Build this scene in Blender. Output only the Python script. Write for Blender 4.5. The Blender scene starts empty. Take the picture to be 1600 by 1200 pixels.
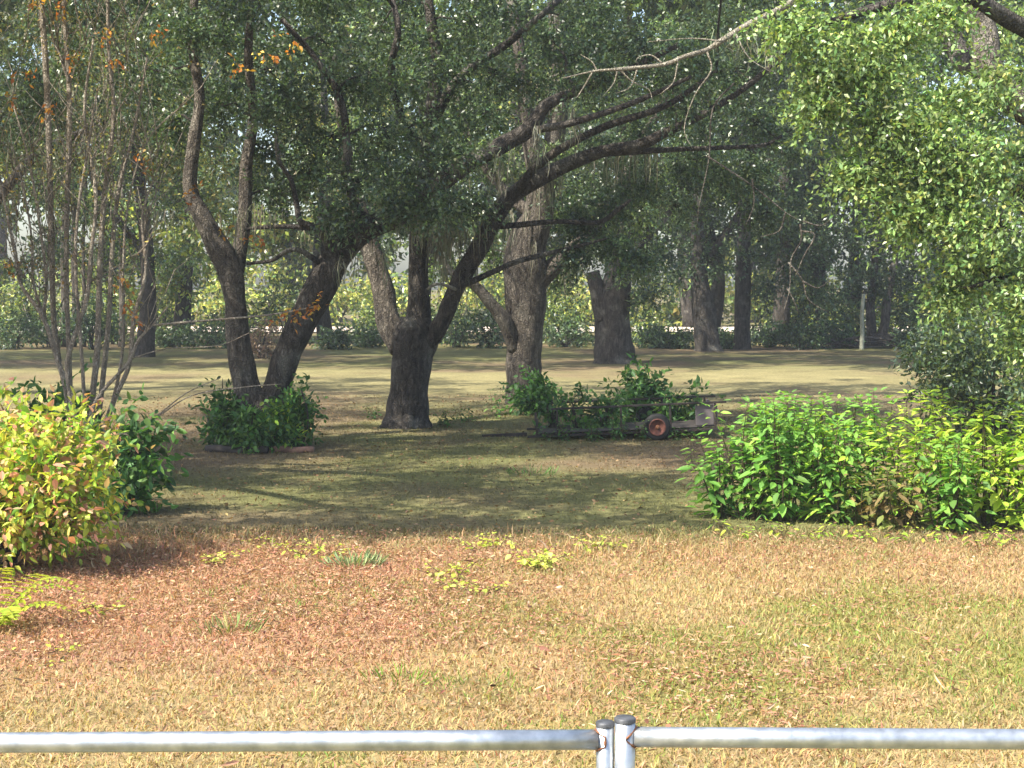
import bpy, math
import numpy as np
from mathutils import Matrix, Vector

R = math.radians
sc = bpy.context.scene
col = sc.collection
rng = np.random.default_rng(11)

# ------------------------------------------------------------------ camera
H, F, PIT = 2.1, 2400.0, math.atan(150 / 2400.0)
cd = bpy.data.cameras.new('camera'); cam = bpy.data.objects.new('camera', cd); col.objects.link(cam)
cam.location = (0, 0, H); cam.rotation_euler = (R(90) - PIT, 0, 0)
cd.sensor_width = 36; cd.lens = 54; cd.clip_end = 3000; cd.clip_start = 0.05
sc.camera = cam
# ------------------------------------------------------------------ light
SH = np.array([0.62, 0.47])                     # ground shift of a shadow per metre of height
EL = math.atan(1 / np.hypot(*SH))
sdir = np.array([-SH[0], -SH[1], 1.0]); sdir /= np.linalg.norm(sdir)   # towards the sun
w = bpy.data.worlds.new('World'); sc.world = w; w.use_nodes = True
nt = w.node_tree; bgn = nt.nodes['Background']
sky = nt.nodes.new('ShaderNodeTexSky'); sky.sky_type = 'NISHITA'; sky.sun_disc = False
sky.sun_elevation = EL; sky.sun_rotation = math.atan2(sdir[0], sdir[1])
sky.dust_density = 2.5; sky.air_density = 1.0
nt.links.new(sky.outputs[0], bgn.inputs[0]); bgn.inputs[1].default_value = 0.15
sd = bpy.data.lights.new('sun', 'SUN'); sd.energy = 4.6; sd.angle = R(0.6); sd.color = (1, 0.93, 0.80)
so = bpy.data.objects.new('sun', sd); col.objects.link(so)
so.rotation_euler = Vector(sdir).to_track_quat('Z', 'Y').to_euler(); so.location = (-20, -15, 30)
vs = sc.view_settings
vs.view_transform = 'Standard'; vs.look = 'None'; vs.exposure = 1.32; vs.gamma = 1; vs.use_curve_mapping = False
sc.cycles.max_bounces = 6; sc.cycles.diffuse_bounces = 3; sc.cycles.transmission_bounces = 3
sc.cycles.glossy_bounces = 2; sc.cycles.transparent_max_bounces = 4

# ------------------------------------------------------------------ helpers
cp, sp = math.cos(PIT), math.sin(PIT)
def ray(px, py):
    a = (px - 800) / F; b = (600 - py) / F
    return np.array([a, cp + b * sp, -sp + b * cp])
def at(px, py, Y):
    d = ray(px, py); t = Y / d[1]
    return np.array([d[0] * t, Y, H + d[2] * t])
def gnd(px, py):
    d = ray(px, py); t = -H / d[2]
    return np.array([d[0] * t, d[1] * t, 0.0])
_T = np.random.default_rng(3).random((256, 256))
def vnoise(x, y, s, k=0):
    x = np.asarray(x, float) / s + 37.3 + 17 * k; y = np.asarray(y, float) / s + 91.7 + 29 * k
    xi = np.floor(x).astype(int); yi = np.floor(y).astype(int); fx = x - xi; fy = y - yi
    fx = fx * fx * (3 - 2 * fx); fy = fy * fy * (3 - 2 * fy)
    g = lambda i, j: _T[i % 256, j % 256]
    return (g(xi, yi) * (1 - fx) + g(xi + 1, yi) * fx) * (1 - fy) + (g(xi, yi + 1) * (1 - fx) + g(xi + 1, yi + 1) * fx) * fy
def fbm(x, y, s, k=0):
    return (vnoise(x, y, s, k) * 0.55 + vnoise(x, y, s / 2.1, k + 1) * 0.28 + vnoise(x, y, s / 4.3, k + 2) * 0.17)
def sig(v): return 1 / (1 + np.exp(-np.clip(v, -30, 30)))
def nrm(v): return v / np.maximum(np.linalg.norm(v, axis=-1, keepdims=True), 1e-9)
def gz(x, y): return 0.05 * (fbm(x, y, 3.0, 5) - 0.5)

def tag(o, label=None, cat=None, group=None, kind=None):
    if label: o['label'] = label
    if cat: o['category'] = cat
    if group: o['group'] = group
    if kind: o['kind'] = kind
    return o
def empty(name, loc, label, cat, group=None):
    o = bpy.data.objects.new(name, None); col.objects.link(o); o.location = loc; o.empty_display_size = 0.2
    return tag(o, label, cat, group)
def mesh_np(name, V, faces_loops, starts, mat, parent=None, colr=None, smooth=False):
    me = bpy.data.meshes.new(name)
    me.vertices.add(len(V)); me.vertices.foreach_set('co', np.ascontiguousarray(V, np.float32).ravel())
    me.loops.add(len(faces_loops)); me.loops.foreach_set('vertex_index', np.ascontiguousarray(faces_loops, np.int32))
    me.polygons.add(len(starts)); me.polygons.foreach_set('loop_start', np.ascontiguousarray(starts, np.int32))
    me.update(calc_edges=True)
    if smooth: me.polygons.foreach_set('use_smooth', np.ones(len(starts), bool))
    if colr is not None:
        a = me.color_attributes.new('Col', 'FLOAT_COLOR', 'POINT')
        c4 = np.ones((len(V), 4), np.float32); c4[:, :3] = colr
        a.data.foreach_set('color', c4.ravel())
    me.materials.append(mat); me.validate()
    o = bpy.data.objects.new(name, me); col.objects.link(o)
    if parent is not None: o.parent = parent
    return o
def mesh_py(name, V, Fc, mat, parent=None, smooth=False):
    me = bpy.data.meshes.new(name); me.from_pydata([tuple(v) for v in V], [], Fc); me.update()
    if smooth: me.polygons.foreach_set('use_smooth', np.ones(len(me.polygons), bool))
    me.materials.append(mat)
    o = bpy.data.objects.new(name, me); col.objects.link(o)
    if parent is not None: o.parent = parent
    return o

# ---- materials
def newmat(name):
    m = bpy.data.materials.new(name); m.use_nodes = True; t = m.node_tree
    return m, t, t.nodes['Principled BSDF'], t.nodes['Material Output']
def nd(t, kind, **k):
    n = t.nodes.new(kind)
    for a, b in k.items(): setattr(n, a, b)
    return n
def leaf_mat(name, rough=0.45, trans=0.35, spec=0.5):
    m, t, p, out = newmat(name)
    a = nd(t, 'ShaderNodeAttribute', attribute_name='Col')
    t.links.new(a.outputs['Color'], p.inputs['Base Color'])
    p.inputs['Roughness'].default_value = rough; p.inputs['Specular IOR Level'].default_value = spec
    tr = nd(t, 'ShaderNodeBsdfTranslucent')
    mx = nd(t, 'ShaderNodeMixRGB', blend_type='MULTIPLY'); mx.inputs[0].default_value = 1
    mx.inputs[2].default_value = (1.25, 1.25, 0.55, 1)
    t.links.new(a.outputs['Color'], mx.inputs[1]); t.links.new(mx.outputs[0], tr.inputs['Color'])
    ms = nd(t, 'ShaderNodeMixShader'); ms.inputs[0].default_value = trans
    t.links.new(p.outputs[0], ms.inputs[1]); t.links.new(tr.outputs[0], ms.inputs[2]); t.links.new(ms.outputs[0], out.inputs[0])
    return m
M_LEAF = leaf_mat('leaf', 0.36, 0.35, 0.6); M_GRASS = leaf_mat('grass', 0.8, 0.25, 0.15); M_SOFT = leaf_mat('soft_leaf', 0.5, 0.4, 0.4)
def bark_mat(name, dark, light, lich_fleck, scale=5.0, lamt=0.55):
    m, t, p, out = newmat(name)
    tc = nd(t, 'ShaderNodeTexCoord'); mp = nd(t, 'ShaderNodeMapping'); mp.inputs['Scale'].default_value = (1, 1, 0.3)
    t.links.new(tc.outputs['Object'], mp.inputs[0])
    n1 = nd(t, 'ShaderNodeTexNoise'); n1.inputs['Scale'].default_value = scale * 3; n1.inputs['Detail'].default_value = 6; n1.inputs['Distortion'].default_value = 0.6
    v1 = nd(t, 'ShaderNodeTexVoronoi', feature='DISTANCE_TO_EDGE'); v1.inputs['Scale'].default_value = scale * 4.2
    n2 = nd(t, 'ShaderNodeTexNoise'); n2.inputs['Scale'].default_value = 2.2; n2.inputs['Detail'].default_value = 5
    n3 = nd(t, 'ShaderNodeTexNoise'); n3.inputs['Scale'].default_value = 7; n3.inputs['Detail'].default_value = 4; t.links.new(tc.outputs['Object'], n3.inputs[0])
    wv = nd(t, 'ShaderNodeVectorMath', operation='MULTIPLY_ADD'); wv.inputs[1].default_value = (.22, .22, .3); t.links.new(n3.outputs['Color'], wv.inputs[0]); t.links.new(mp.outputs[0], wv.inputs[2])
    t.links.new(mp.outputs[0], n1.inputs[0]); t.links.new(wv.outputs[0], v1.inputs[0]); t.links.new(tc.outputs['Object'], n2.inputs[0])
    r1 = nd(t, 'ShaderNodeValToRGB'); r1.color_ramp.elements[0].color = (*dark, 1); r1.color_ramp.elements[1].color = (*light, 1)
    r1.color_ramp.elements[0].position = 0.3; r1.color_ramp.elements[1].position = 0.72
    t.links.new(n1.outputs[0], r1.inputs[0])
    r2 = nd(t, 'ShaderNodeValToRGB'); r2.color_ramp.elements[0].position = 0.54; r2.color_ramp.elements[1].position = 0.72
    r2.color_ramp.elements[0].color = (0, 0, 0, 1); r2.color_ramp.elements[1].color = (lamt, lamt, lamt, 1)
    t.links.new(n2.outputs[0], r2.inputs[0])
    mx = nd(t, 'ShaderNodeMixRGB'); mx.inputs[2].default_value = (*lich_fleck, 1)
    t.links.new(r2.outputs[0], mx.inputs[0]); t.links.new(r1.outputs[0], mx.inputs[1])
    fs = nd(t, 'ShaderNodeMapRange'); fs.inputs[1].default_value = 0.0; fs.inputs[2].default_value = 0.22; fs.inputs[3].default_value = 0.62; fs.inputs[4].default_value = 1.05
    t.links.new(v1.outputs[0], fs.inputs[0]); sc_ = nd(t, 'ShaderNodeVectorMath', operation='SCALE'); t.links.new(mx.outputs[0], sc_.inputs[0]); t.links.new(fs.outputs[0], sc_.inputs['Scale'])
    t.links.new(sc_.outputs[0], p.inputs['Base Color']); p.inputs['Roughness'].default_value = 0.9; p.inputs['Specular IOR Level'].default_value = 0.2
    ad = nd(t, 'ShaderNodeMath', operation='MULTIPLY_ADD'); ad.inputs[1].default_value = 0.7
    t.links.new(n1.outputs[0], ad.inputs[0]); 
    mn = nd(t, 'ShaderNodeMath', operation='MINIMUM'); mn.inputs[1].default_value = 0.25; t.links.new(v1.outputs[0], mn.inputs[0])
    t.links.new(mn.outputs[0], ad.inputs[2])
    b = nd(t, 'ShaderNodeBump'); b.inputs['Strength'].default_value = 1.0; b.inputs['Distance'].default_value = 0.08
    t.links.new(ad.outputs[0], b.inputs['Height']); t.links.new(b.outputs[0], p.inputs['Normal'])
    return m
M_BARK = bark_mat('oak_bark', (0.028, 0.024, 0.021), (0.12, 0.105, 0.09), (0.26, 0.25, 0.215), 5.0, .75)  # lichen patches strengthened and light tone raised so the bark looks sun-flecked
M_BARKP = bark_mat('pale_and_sunlit_bark', (0.05, 0.042, 0.036), (0.19, 0.165, 0.135), (0.33, 0.31, 0.26))  # paler bark; also carries the sunlight on lit stems of darker oaks
M_MYRT = bark_mat('sunlit_myrtle_bark', (0.26, 0.225, 0.18), (0.52, 0.46, 0.37), (0.50, 0.34, 0.23), 9, 0.4)  # pale bark, lightened further to stand in for sun on the stems
M_DEAD = bark_mat('dead_wood', (0.30, 0.27, 0.21), (0.55, 0.50, 0.40), (0.5, 0.5, 0.42), 9)
M_TWIG = bark_mat('twig_bark', (0.04, 0.035, 0.03), (0.13, 0.115, 0.095), (0.2, 0.2, 0.17), 8)
M_STEM = bark_mat('green_stem', (0.10, 0.10, 0.04), (0.22, 0.17, 0.09), (0.2, 0.22, 0.08), 12)
def flat_mat(name, c, rough=0.7, metal=0.0, nscale=8, amt=0.35, c2=None, bump=0.1):
    m, t, p, out = newmat(name)
    tc = nd(t, 'ShaderNodeTexCoord'); n = nd(t, 'ShaderNodeTexNoise'); n.inputs['Scale'].default_value = nscale; n.inputs['Detail'].default_value = 7
    t.links.new(tc.outputs['Object'], n.inputs[0])
    r = nd(t, 'ShaderNodeValToRGB'); r.color_ramp.elements[0].position = 0.35; r.color_ramp.elements[1].position = 0.68
    r.color_ramp.elements[0].color = (*(c2 or [v * (1 - amt) for v in c]), 1); r.color_ramp.elements[1].color = (*c, 1)
    t.links.new(n.outputs[0], r.inputs[0]); t.links.new(r.outputs[0], p.inputs['Base Color'])
    p.inputs['Roughness'].default_value = rough; p.inputs['Metallic'].default_value = metal
    b = nd(t, 'ShaderNodeBump'); b.inputs['Strength'].default_value = bump; b.inputs['Distance'].default_value = 0.01
    t.links.new(n.outputs[0], b.inputs['Height']); t.links.new(b.outputs[0], p.inputs['Normal'])
    return m
M_GALV = flat_mat('galvanised_steel', (0.52, 0.55, 0.58), 0.40, 0.8, 26, 0.2, (0.33, 0.36, 0.39), 0.2)
M_RUST = flat_mat('rust', (0.30, 0.13, 0.06), 0.9, 0.1, 60, 0.5, (0.12, 0.05, 0.025), 0.6)
M_CAP = flat_mat('dark_cap', (0.10, 0.105, 0.115), 0.6, 0.3, 50, 0.5, None, 0.3)
M_TRAIL = flat_mat('old_dark_steel', (0.016, 0.015, 0.015), 0.75, 0.1, 14, 0.4, (0.03, 0.019, 0.014), 0.3)
M_PLY = flat_mat('weathered_plywood', (0.14, 0.12, 0.12), 0.85, 0, 9, 0.3)
M_TYRE = flat_mat('tyre_rubber', (0.018, 0.018, 0.018), 0.85, 0, 20, 0.4)
M_RIM = flat_mat('faded_red_paint', (0.21, 0.075, 0.052), 0.85, 0, 30, 0.5, (0.10, 0.04, 0.03), 0.3)
M_LOG = flat_mat('reddish_timber', (0.34, 0.19, 0.13), 0.9, 0, 12, 0.5, (0.12, 0.07, 0.05), 0.5)
M_DARKLOG = flat_mat('rotten_timber', (0.06, 0.05, 0.045), 0.9, 0, 12, 0.5, None, 0.5)
M_POST = flat_mat('lichen_post', (0.34, 0.35, 0.27), 0.9, 0, 10, 0.4, None, 0.4)
M_MOSS = leaf_mat('hanging_moss', 0.9, 0.2, 0.1)

# ---- tubes
class Tubes:
    def __init__(s): s.v = []; s.f = []; s.n = 0
    def add(s, P, rad, sides=8, lump=0.0, cap=True):
        P = np.asarray(P, float); n = len(P); rad = np.asarray(rad, float)
        T = np.gradient(P, axis=0); T = nrm(T)
        ref = np.array([0.31, 0.22, 0.93]) if abs(T[:, 2]).mean() < 0.75 else np.array([0.9, 0.4, 0.1])
        U = nrm(np.cross(T, ref)); W = np.cross(T, U)
        a = np.arange(sides) * 2 * np.pi / sides
        rr = np.repeat(rad[:, None], sides, 1)
        if lump:
            ph = rng.random(4) * 6.3; L = np.arange(n)[:, None]
            rr = rr * (1 + lump * (np.sin(2 * a[None] + ph[0] + L * 0.35) * 0.6 + np.sin(3 * a[None] + ph[1] - L * 0.22) * 0.5 + np.sin(5 * a[None] + ph[3] + L * .15) * .35 + 0.5 * np.sin(L * 0.9 + ph[2])))
        V = P[:, None] + rr[..., None] * (np.cos(a)[None, :, None] * U[:, None] + np.sin(a)[None, :, None] * W[:, None])
        s.v.append(V.reshape(-1, 3)); b = s.n
        for i in range(n - 1):
            for j in range(sides):
                k = (j + 1) % sides
                s.f.append((b + i * sides + j, b + i * sides + k, b + (i + 1) * sides + k, b + (i + 1) * sides + j))
        if cap:
            s.f.append(tuple(b + j for j in range(sides))[::-1]); s.f.append(tuple(b + (n - 1) * sides + j for j in range(sides)))
        s.n += n * sides
    def build(s, name, mat, parent=None, base=(0, 0, 0), smooth=True):
        V = np.concatenate(s.v) - np.asarray(base)
        return mesh_py(name, V, s.f, mat, parent, smooth)
def smooth_line(P, rad, seg=5):
    P = np.asarray(P, float); rad = np.asarray(rad, float)
    if len(P) < 3:
        t = np.linspace(0, 1, seg + 1)[:, None]
        return P[0] * (1 - t) + P[-1] * t, rad[0] * (1 - t[:, 0]) + rad[-1] * t[:, 0]
    Q = np.vstack([2 * P[0] - P[1], P, 2 * P[-1] - P[-2]]); out = []; ro = []
    for i in range(1, len(Q) - 2):
        for k in range(seg):
            t = k / seg; p0, p1, p2, p3 = Q[i - 1:i + 3]
            out.append(0.5 * (2 * p1 + (p2 - p0) * t + (2 * p0 - 5 * p1 + 4 * p2 - p3) * t * t + (3 * p1 - p0 - 3 * p2 + p3) * t ** 3))
            ro.append(rad[i - 1] * (1 - t) + rad[i] * t)
    out.append(P[-1]); ro.append(rad[-1])
    return np.array(out), np.array(ro)

# ---- leaves
def leaf_arrays(P, D, N, L, W, C, six=False):
    D = nrm(D); S = nrm(np.cross(D, N)); N = np.cross(S, D); L = L[:, None]; W = W[:, None]; n = len(P)
    if six:
        V = np.stack([P, P + D * L * .3 + S * W * .46 + N * W * .12, P + D * L * .66 + S * W * .36 + N * W * .02,
                      P + D * L - N * L * .10, P + D * L * .66 - S * W * .36 + N * W * .02, P + D * L * .3 - S * W * .46 + N * W * .12], 1)
        q = np.array([0, 1, 2, 3, 0, 3, 4, 5]); st = np.array([0, 4]); m = 6
    else:
        V = np.stack([P, P + D * L * .45 + S * W * .5 + N * W * .15, P + D * L - N * L * .08, P + D * L * .45 - S * W * .5 + N * W * .15], 1)
        q = np.array([0, 1, 2, 3]); st = np.array([0]); m = 4
    fl = (np.arange(n)[:, None] * m + q[None]).ravel()
    ss = (np.arange(n)[:, None] * len(q) + st[None]).ravel()
    return V.reshape(-1, 3), fl, ss, np.repeat(C, m, 0)
def leaves(name, P, D, N, L, W, C, mat, parent, base, six=False):
    V, fl, ss, c = leaf_arrays(P, D, N, L, W, C, six)
    o = mesh_np(name, V - np.asarray(base), fl, ss, mat, parent, c); o['kind'] = 'stuff'; return o
def rball(n, flat=1.0):
    v = nrm(rng.normal(size=(n, 3))) * (rng.random((n, 1)) ** (1 / 2.2)); v[:, 2] *= flat; return v
def pick(n, pal, wts=None, jit=0.22):
    pal = np.asarray(pal, float); wts = None if wts is None else np.asarray(wts) / np.sum(wts)
    c = pal[rng.choice(len(pal), n, p=wts)]
    return np.clip(c * (1 + jit * rng.normal(size=(n, 1))) * (1 + 0.06 * rng.normal(size=(n, 3))), 0.005, 0.95)
def spray_leaves(spots, srad, nspray, m, slen, L, W, pal, wts=None, droop=0.25, flat=0.7):
    """sprays of leaves on short twigs round every foliage spot"""
    spots = np.asarray(spots); srad = np.broadcast_to(np.asarray(srad, float), (len(spots),))
    k = np.repeat(np.arange(len(spots)), nspray); off = rball(len(k), flat) * srad[k][:, None]
    O = spots[k] + off
    d = nrm(off / (srad[k][:, None]) * 0.8 + rng.normal(size=off.shape) * 0.6 + np.array([0, 0, -droop]))
    t = np.linspace(0, 1, m)[None, :, None]; sl = slen * (0.6 + 0.8 * rng.random((len(k), 1, 1)))
    P = O[:, None] + d[:, None] * t * sl + np.array([0, 0, -1.0]) * (t ** 2) * sl * 0.25
    P = P + rng.normal(size=P.shape) * 0.012
    D = d[:, None] * 0.6 + rng.normal(size=P.shape) * 0.62 + np.array([0, 0, -droop * .5])
    P = P.reshape(-1, 3); D = D.reshape(-1, 3); n = len(P)
    N = nrm(rng.normal(size=(n, 3)) * 0.75 + np.array([0, 0, 0.75]))
    cl = (1 + 0.16 * rng.normal(size=len(k))) * (1 + .22 * rng.normal(size=len(spots)))[k]; C = pick(n, pal, wts) * np.repeat(np.clip(cl, .5, 1.6), m)[:, None]
    return P, D, N, L * (0.65 + 0.7 * rng.random(n)), W * (0.65 + 0.7 * rng.random(n)), np.clip(C, .004, .95)

OAK = [(0.065, 0.108, 0.056), (0.085, 0.132, 0.064), (0.12, 0.168, 0.075), (0.05, 0.088, 0.056)]
OAKB = [(0.15, 0.22, 0.07), (0.20, 0.28, 0.085), (0.28, 0.34, 0.11), (0.09, 0.155, 0.055), (0.38, 0.36, 0.10)]
OLIVE = [(0.10, 0.12, 0.045), (0.13, 0.14, 0.05), (0.07, 0.10, 0.04), (0.20, 0.17, 0.06)]

# openings in the canopy: points of the place that the sun reaches
SUNNY = [(gnd(880, 722), .5, 1.5), (gnd(560, 735), .25, 1.0), (gnd(1050, 788), .28, 1.2), (gnd(440, 772), .22, 1.0), (gnd(640, 664), .2, 1)]
SUNNY += [(np.array([x, 37.6 + .5 * math.sin(x), 0]), .9, 1) for x in np.arange(-13, 7, 1.0)]
SUNNY += [(at(*q), .45, 1) for q in [(835, 240, 27.6), (870, 130, 27.6), (855, 300, 27.6), (678, 170, 22.8), (578, 395, 23), (305, 295, 21), (385, 290, 21), (610, 110, 26), (585, 150, 26), (930, 310, 28), (990, 300, 28), (1150, 40, 22), (820, 420, 27.3), (70, 120, 16), (108, 100, 16), (165, 290, 16), (1000, 105, 14.9), (1060, 90, 14.9), (1110, 75, 15), (940, 112, 14.8), (1160, 42, 15)]]
def blocks_sun(c, r):
    for p, pr, ex in SUNNY:
        dz = c[2] - p[2]
        if dz > .5:
            dx = (c[0] + SH[0] * dz - p[0]) / ex; dy = c[1] + SH[1] * dz - p[1]
            if dx * dx + dy * dy < (r * .8 + pr) ** 2: return True
    return False
class Tree:
    def __init__(s, name, label, base, group=None, bark=M_BARK, cat='tree'):
        s.base = np.array(base, float); s.o = empty(name, s.base, label, cat, group); s.bark = bark
        s.sk = []; s.sr = []; s.tw = Tubes(); s.spots = []; s.rad = []; s.us = []; s.ur = []
    def limb(s, name, pts, Y, sides=12, lump=0.05, mat=None, seg=6, jit=0.0, label=None):
        """pts: (px, py, width px, optional depth offset)"""
        P = []; r = []
        for q in pts:
            y = Y + (q[3] if len(q) > 3 else 0); P.append(at(q[0], q[1], y)); r.append(q[2] * 0.5 * y / F)
        return s.limb3(name, P, r, sides, lump, mat, seg, label)
    def limb3(s, name, P, r, sides=12, lump=0.05, mat=None, seg=6, label=None):
        P, r = smooth_line(P, r, seg); tb = Tubes(); tb.add(P, r, sides, lump)
        o = tb.build(name, mat or s.bark, s.o, s.base)
        if label: o['label'] = label
        s.sk += list(P); s.sr += list(r); return o
    def branch(s, tgt, r0=None, sides=5, near=None, wig=0.10):
        K = np.array(s.sk); d = np.linalg.norm(K - tgt, axis=1) + 0.6 * np.maximum(0, K[:, 2] - tgt[2])
        i = int(np.argmin(d)); a = K[i]; L = np.linalg.norm(tgt - a)
        r0 = min(s.sr[i] * 0.6, r0 or (0.012 + 0.016 * L))
        n = 5; t = np.linspace(0, 1, n)[:, None]
        P = a * (1 - t) + tgt * t + rng.normal(size=(n, 3)) * wig * L * 0.5 * np.sin(np.pi * t) + np.array([0, 0, 0.10 * L]) * np.sin(np.pi * t)
        rr = r0 * (1 - 0.75 * t[:, 0]); P, rr = smooth_line(P, rr, 2); s.tw.add(P, rr, sides)
        s.sk += list(P[2:]); s.sr += list(rr[2:])
    def clump(s, c, rad, nsub=5, flat=0.7):
        c = np.asarray(c, float); s.branch(c)
        for q in rball(nsub, flat) * rad * 0.85:
            p = c + q; n = 3; t = np.linspace(0, 1, n)[:, None]
            P = c * (1 - t) + p * t + rng.normal(size=(n, 3)) * 0.05 * rad; s.tw.add(P, 0.011 * (1 - 0.7 * t[:, 0]), 4)
            s.spots.append(p); s.rad.append(rad * 0.55)
        s.spots.append(c); s.rad.append(rad * 0.7)
    def upper(s, n, bx, by, bz, rad=(.9, 1.4)):
        for i in range(n):
            c = np.array([rng.uniform(*bx), rng.uniform(*by), rng.uniform(*bz)]); r = rng.uniform(*rad)
            if blocks_sun(c, r): continue
            s.branch(c)
            for q in rball(5, .7) * r * .9: s.us.append(c + q); s.ur.append(r * .6)
    def fill_px(s, n, bx, by, dY, Y, rpx=(28, 55)):
        for i in range(n):
            y = Y + rng.uniform(*dY); c = at(rng.uniform(*bx), rng.uniform(*by), y); r = rng.uniform(*rpx) * y / F
            if not blocks_sun(c, r): s.clump(c, r, 5)
    def clumps_px(s, lst, Y, nsub=5):
        for q in lst:
            y = Y + (q[3] if len(q) > 3 else 0); s.clump(at(q[0], q[1], y), q[2] * y / F, nsub)
    def crown(s, nspray=14, m=9, slen=0.28, L=0.065, W=0.032, pal=OAK, wts=None, droop=0.25, name='crown', mat=None):
        if s.tw.n: s.tw.build('twigs', M_TWIG, s.o, s.base)['kind'] = 'stuff'
        a = spray_leaves(s.spots, s.rad, nspray, m, slen, L, W, pal, wts, droop)
        if s.us: leaves('upper_crown', *spray_leaves(s.us, s.ur, 9, 8, .4, max(.13, L * 2 if L > .1 else L), max(.065, W * 2 if L > .1 else W), pal, wts, droop), mat or M_LEAF, s.o, s.base)
        return leaves(name, *a, mat or M_LEAF, s.o, s.base)
    def moss(s, anchors, n, ln=0.7, spread=0.25):
        A = np.repeat(np.asarray(anchors), 4, 0); A = A + rng.normal(size=A.shape) * spread * np.array([1, 1, .25]); A = np.repeat(A, n // 2, 0); k = len(A)
        A = A + rng.normal(size=(k, 3)) * .035
        l = ln * .75 * (0.2 + 1.0 * rng.random(k)); t = np.linspace(0, 1, 5)
        P = A[:, None] + np.array([0, 0, -1.0]) * (t[None, :, None] * l[:, None, None]) + np.cumsum(rng.normal(size=(k, 5, 3)) * np.array([.022, .022, .01]), 1)
        th = rng.random(k) * 6.3; u = np.stack([np.cos(th), np.sin(th), 0 * th], 1) * (0.003 + 0.006 * rng.random(k))[:, None]
        wd = np.array([1, .9, .8, .6, .15])[None, :, None]
        V = np.stack([P - u[:, None] * wd, P + u[:, None] * wd], 2).reshape(-1, 3)
        q = np.concatenate([[2 * i, 2 * i + 1, 2 * i + 3, 2 * i + 2] for i in range(4)])
        fl = (np.arange(k)[:, None] * 10 + q[None]).ravel(); ss = np.arange(k * 4) * 4
        C = np.repeat(pick(k, [(0.20, 0.20, 0.15), (0.27, 0.26, 0.19), (0.15, 0.16, 0.12)]), 10, 0)
        o = mesh_np('hanging_moss', V - s.base, fl, ss, M_MOSS, s.o, C); o['kind'] = 'stuff'
#SECTION_GROUND
# ------------------------------------------------------------------ ground
def zone(x, y):
    """colour of the turf: russet leaf litter, tan dry grass, yellow-green grass, greener grass further back"""
    n1 = fbm(x, y, 1.6, 0) - 0.5; n2 = fbm(x, y, 0.7, 4) - 0.5; n3 = fbm(x, y, 3.5, 8) - 0.5
    litter = sig((0.25 - x - 0.25 * (y - 9.5)) * 1.8 + n1 * 9) * sig((y - 7.5 + 0.25 * x) * 2.6 + n1 * 6) * sig((12.9 - y) * 3 + n2 * 3)
    litter2 = sig((x + 0.2) * 2) * sig((y - 10.9) * 2.2 + n1 * 6) * sig((12.9 - y) * 3) * 0.38
    green = np.clip(0.36 + n1 * 2.6 + n2 * 1.8, 0, 1) * sig((x + 1.5 + n3 * 3) * 1.2) * sig((11.4 - y) * 1.6)
    litter = np.clip(litter + litter2, 0, 1)
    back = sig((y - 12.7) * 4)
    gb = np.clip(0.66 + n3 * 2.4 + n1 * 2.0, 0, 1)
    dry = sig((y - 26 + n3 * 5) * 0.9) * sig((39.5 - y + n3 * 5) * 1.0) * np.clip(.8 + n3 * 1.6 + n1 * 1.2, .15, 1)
    c = np.zeros(np.shape(x) + (3,))
    tan = np.array([0.36, 0.272, 0.13]); rus = np.array([0.37, 0.208, 0.128]); gy = np.array([0.25, 0.238, 0.072])
    sh_b = np.array([0.20, 0.15, 0.09]); sh_g = np.array([0.17, 0.168, 0.068]); dr = np.array([0.30, 0.265, 0.13])  # turf under the oaks: green and brown, partly darkened for their shade
    e = lambda v: v[..., None]
    front = tan * (1 - e(litter)) + rus * e(litter); front = front * (1 - e(green)) + gy * e(green)
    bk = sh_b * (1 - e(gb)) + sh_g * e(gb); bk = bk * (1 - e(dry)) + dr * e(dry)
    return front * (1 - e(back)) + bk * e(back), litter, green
m, t, p, out = newmat('lawn')
a = nd(t, 'ShaderNodeAttribute', attribute_name='Col'); tc = nd(t, 'ShaderNodeTexCoord')
n1 = nd(t, 'ShaderNodeTexNoise'); n1.inputs['Scale'].default_value = 14; n1.inputs['Detail'].default_value = 8; n1.inputs['Roughness'].default_value = 0.7
n2 = nd(t, 'ShaderNodeTexNoise'); n2.inputs['Scale'].default_value = 1.1; n2.inputs['Detail'].default_value = 5
t.links.new(tc.outputs['Object'], n1.inputs[0]); t.links.new(tc.outputs['Object'], n2.inputs[0])
r1 = nd(t, 'ShaderNodeMapRange'); r1.inputs[1].default_value = .3; r1.inputs[2].default_value = .7; r1.inputs[3].default_value = .45; r1.inputs[4].default_value = 1.15
r2 = nd(t, 'ShaderNodeMapRange'); r2.inputs[1].default_value = .3; r2.inputs[2].default_value = .7; r2.inputs[3].default_value = .8; r2.inputs[4].default_value = 1.15
t.links.new(n1.outputs[0], r1.inputs[0]); t.links.new(n2.outputs[0], r2.inputs[0])
mm = nd(t, 'ShaderNodeMath', operation='MULTIPLY'); t.links.new(r1.outputs[0], mm.inputs[0]); t.links.new(r2.outputs[0], mm.inputs[1])
vm = nd(t, 'ShaderNodeVectorMath', operation='SCALE'); t.links.new(a.outputs['Color'], vm.inputs[0]); t.links.new(mm.outputs[0], vm.inputs['Scale'])
t.links.new(vm.outputs[0], p.inputs['Base Color']); p.inputs['Roughness'].default_value = 0.95; p.inputs['Specular IOR Level'].default_value = 0.1
b = nd(t, 'ShaderNodeBump'); b.inputs['Strength'].default_value = 0.8; b.inputs['Distance'].default_value = 0.04
t.links.new(n1.outputs[0], b.inputs['Height']); t.links.new(b.outputs[0], p.inputs['Normal'])
M_LAWN = m
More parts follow.
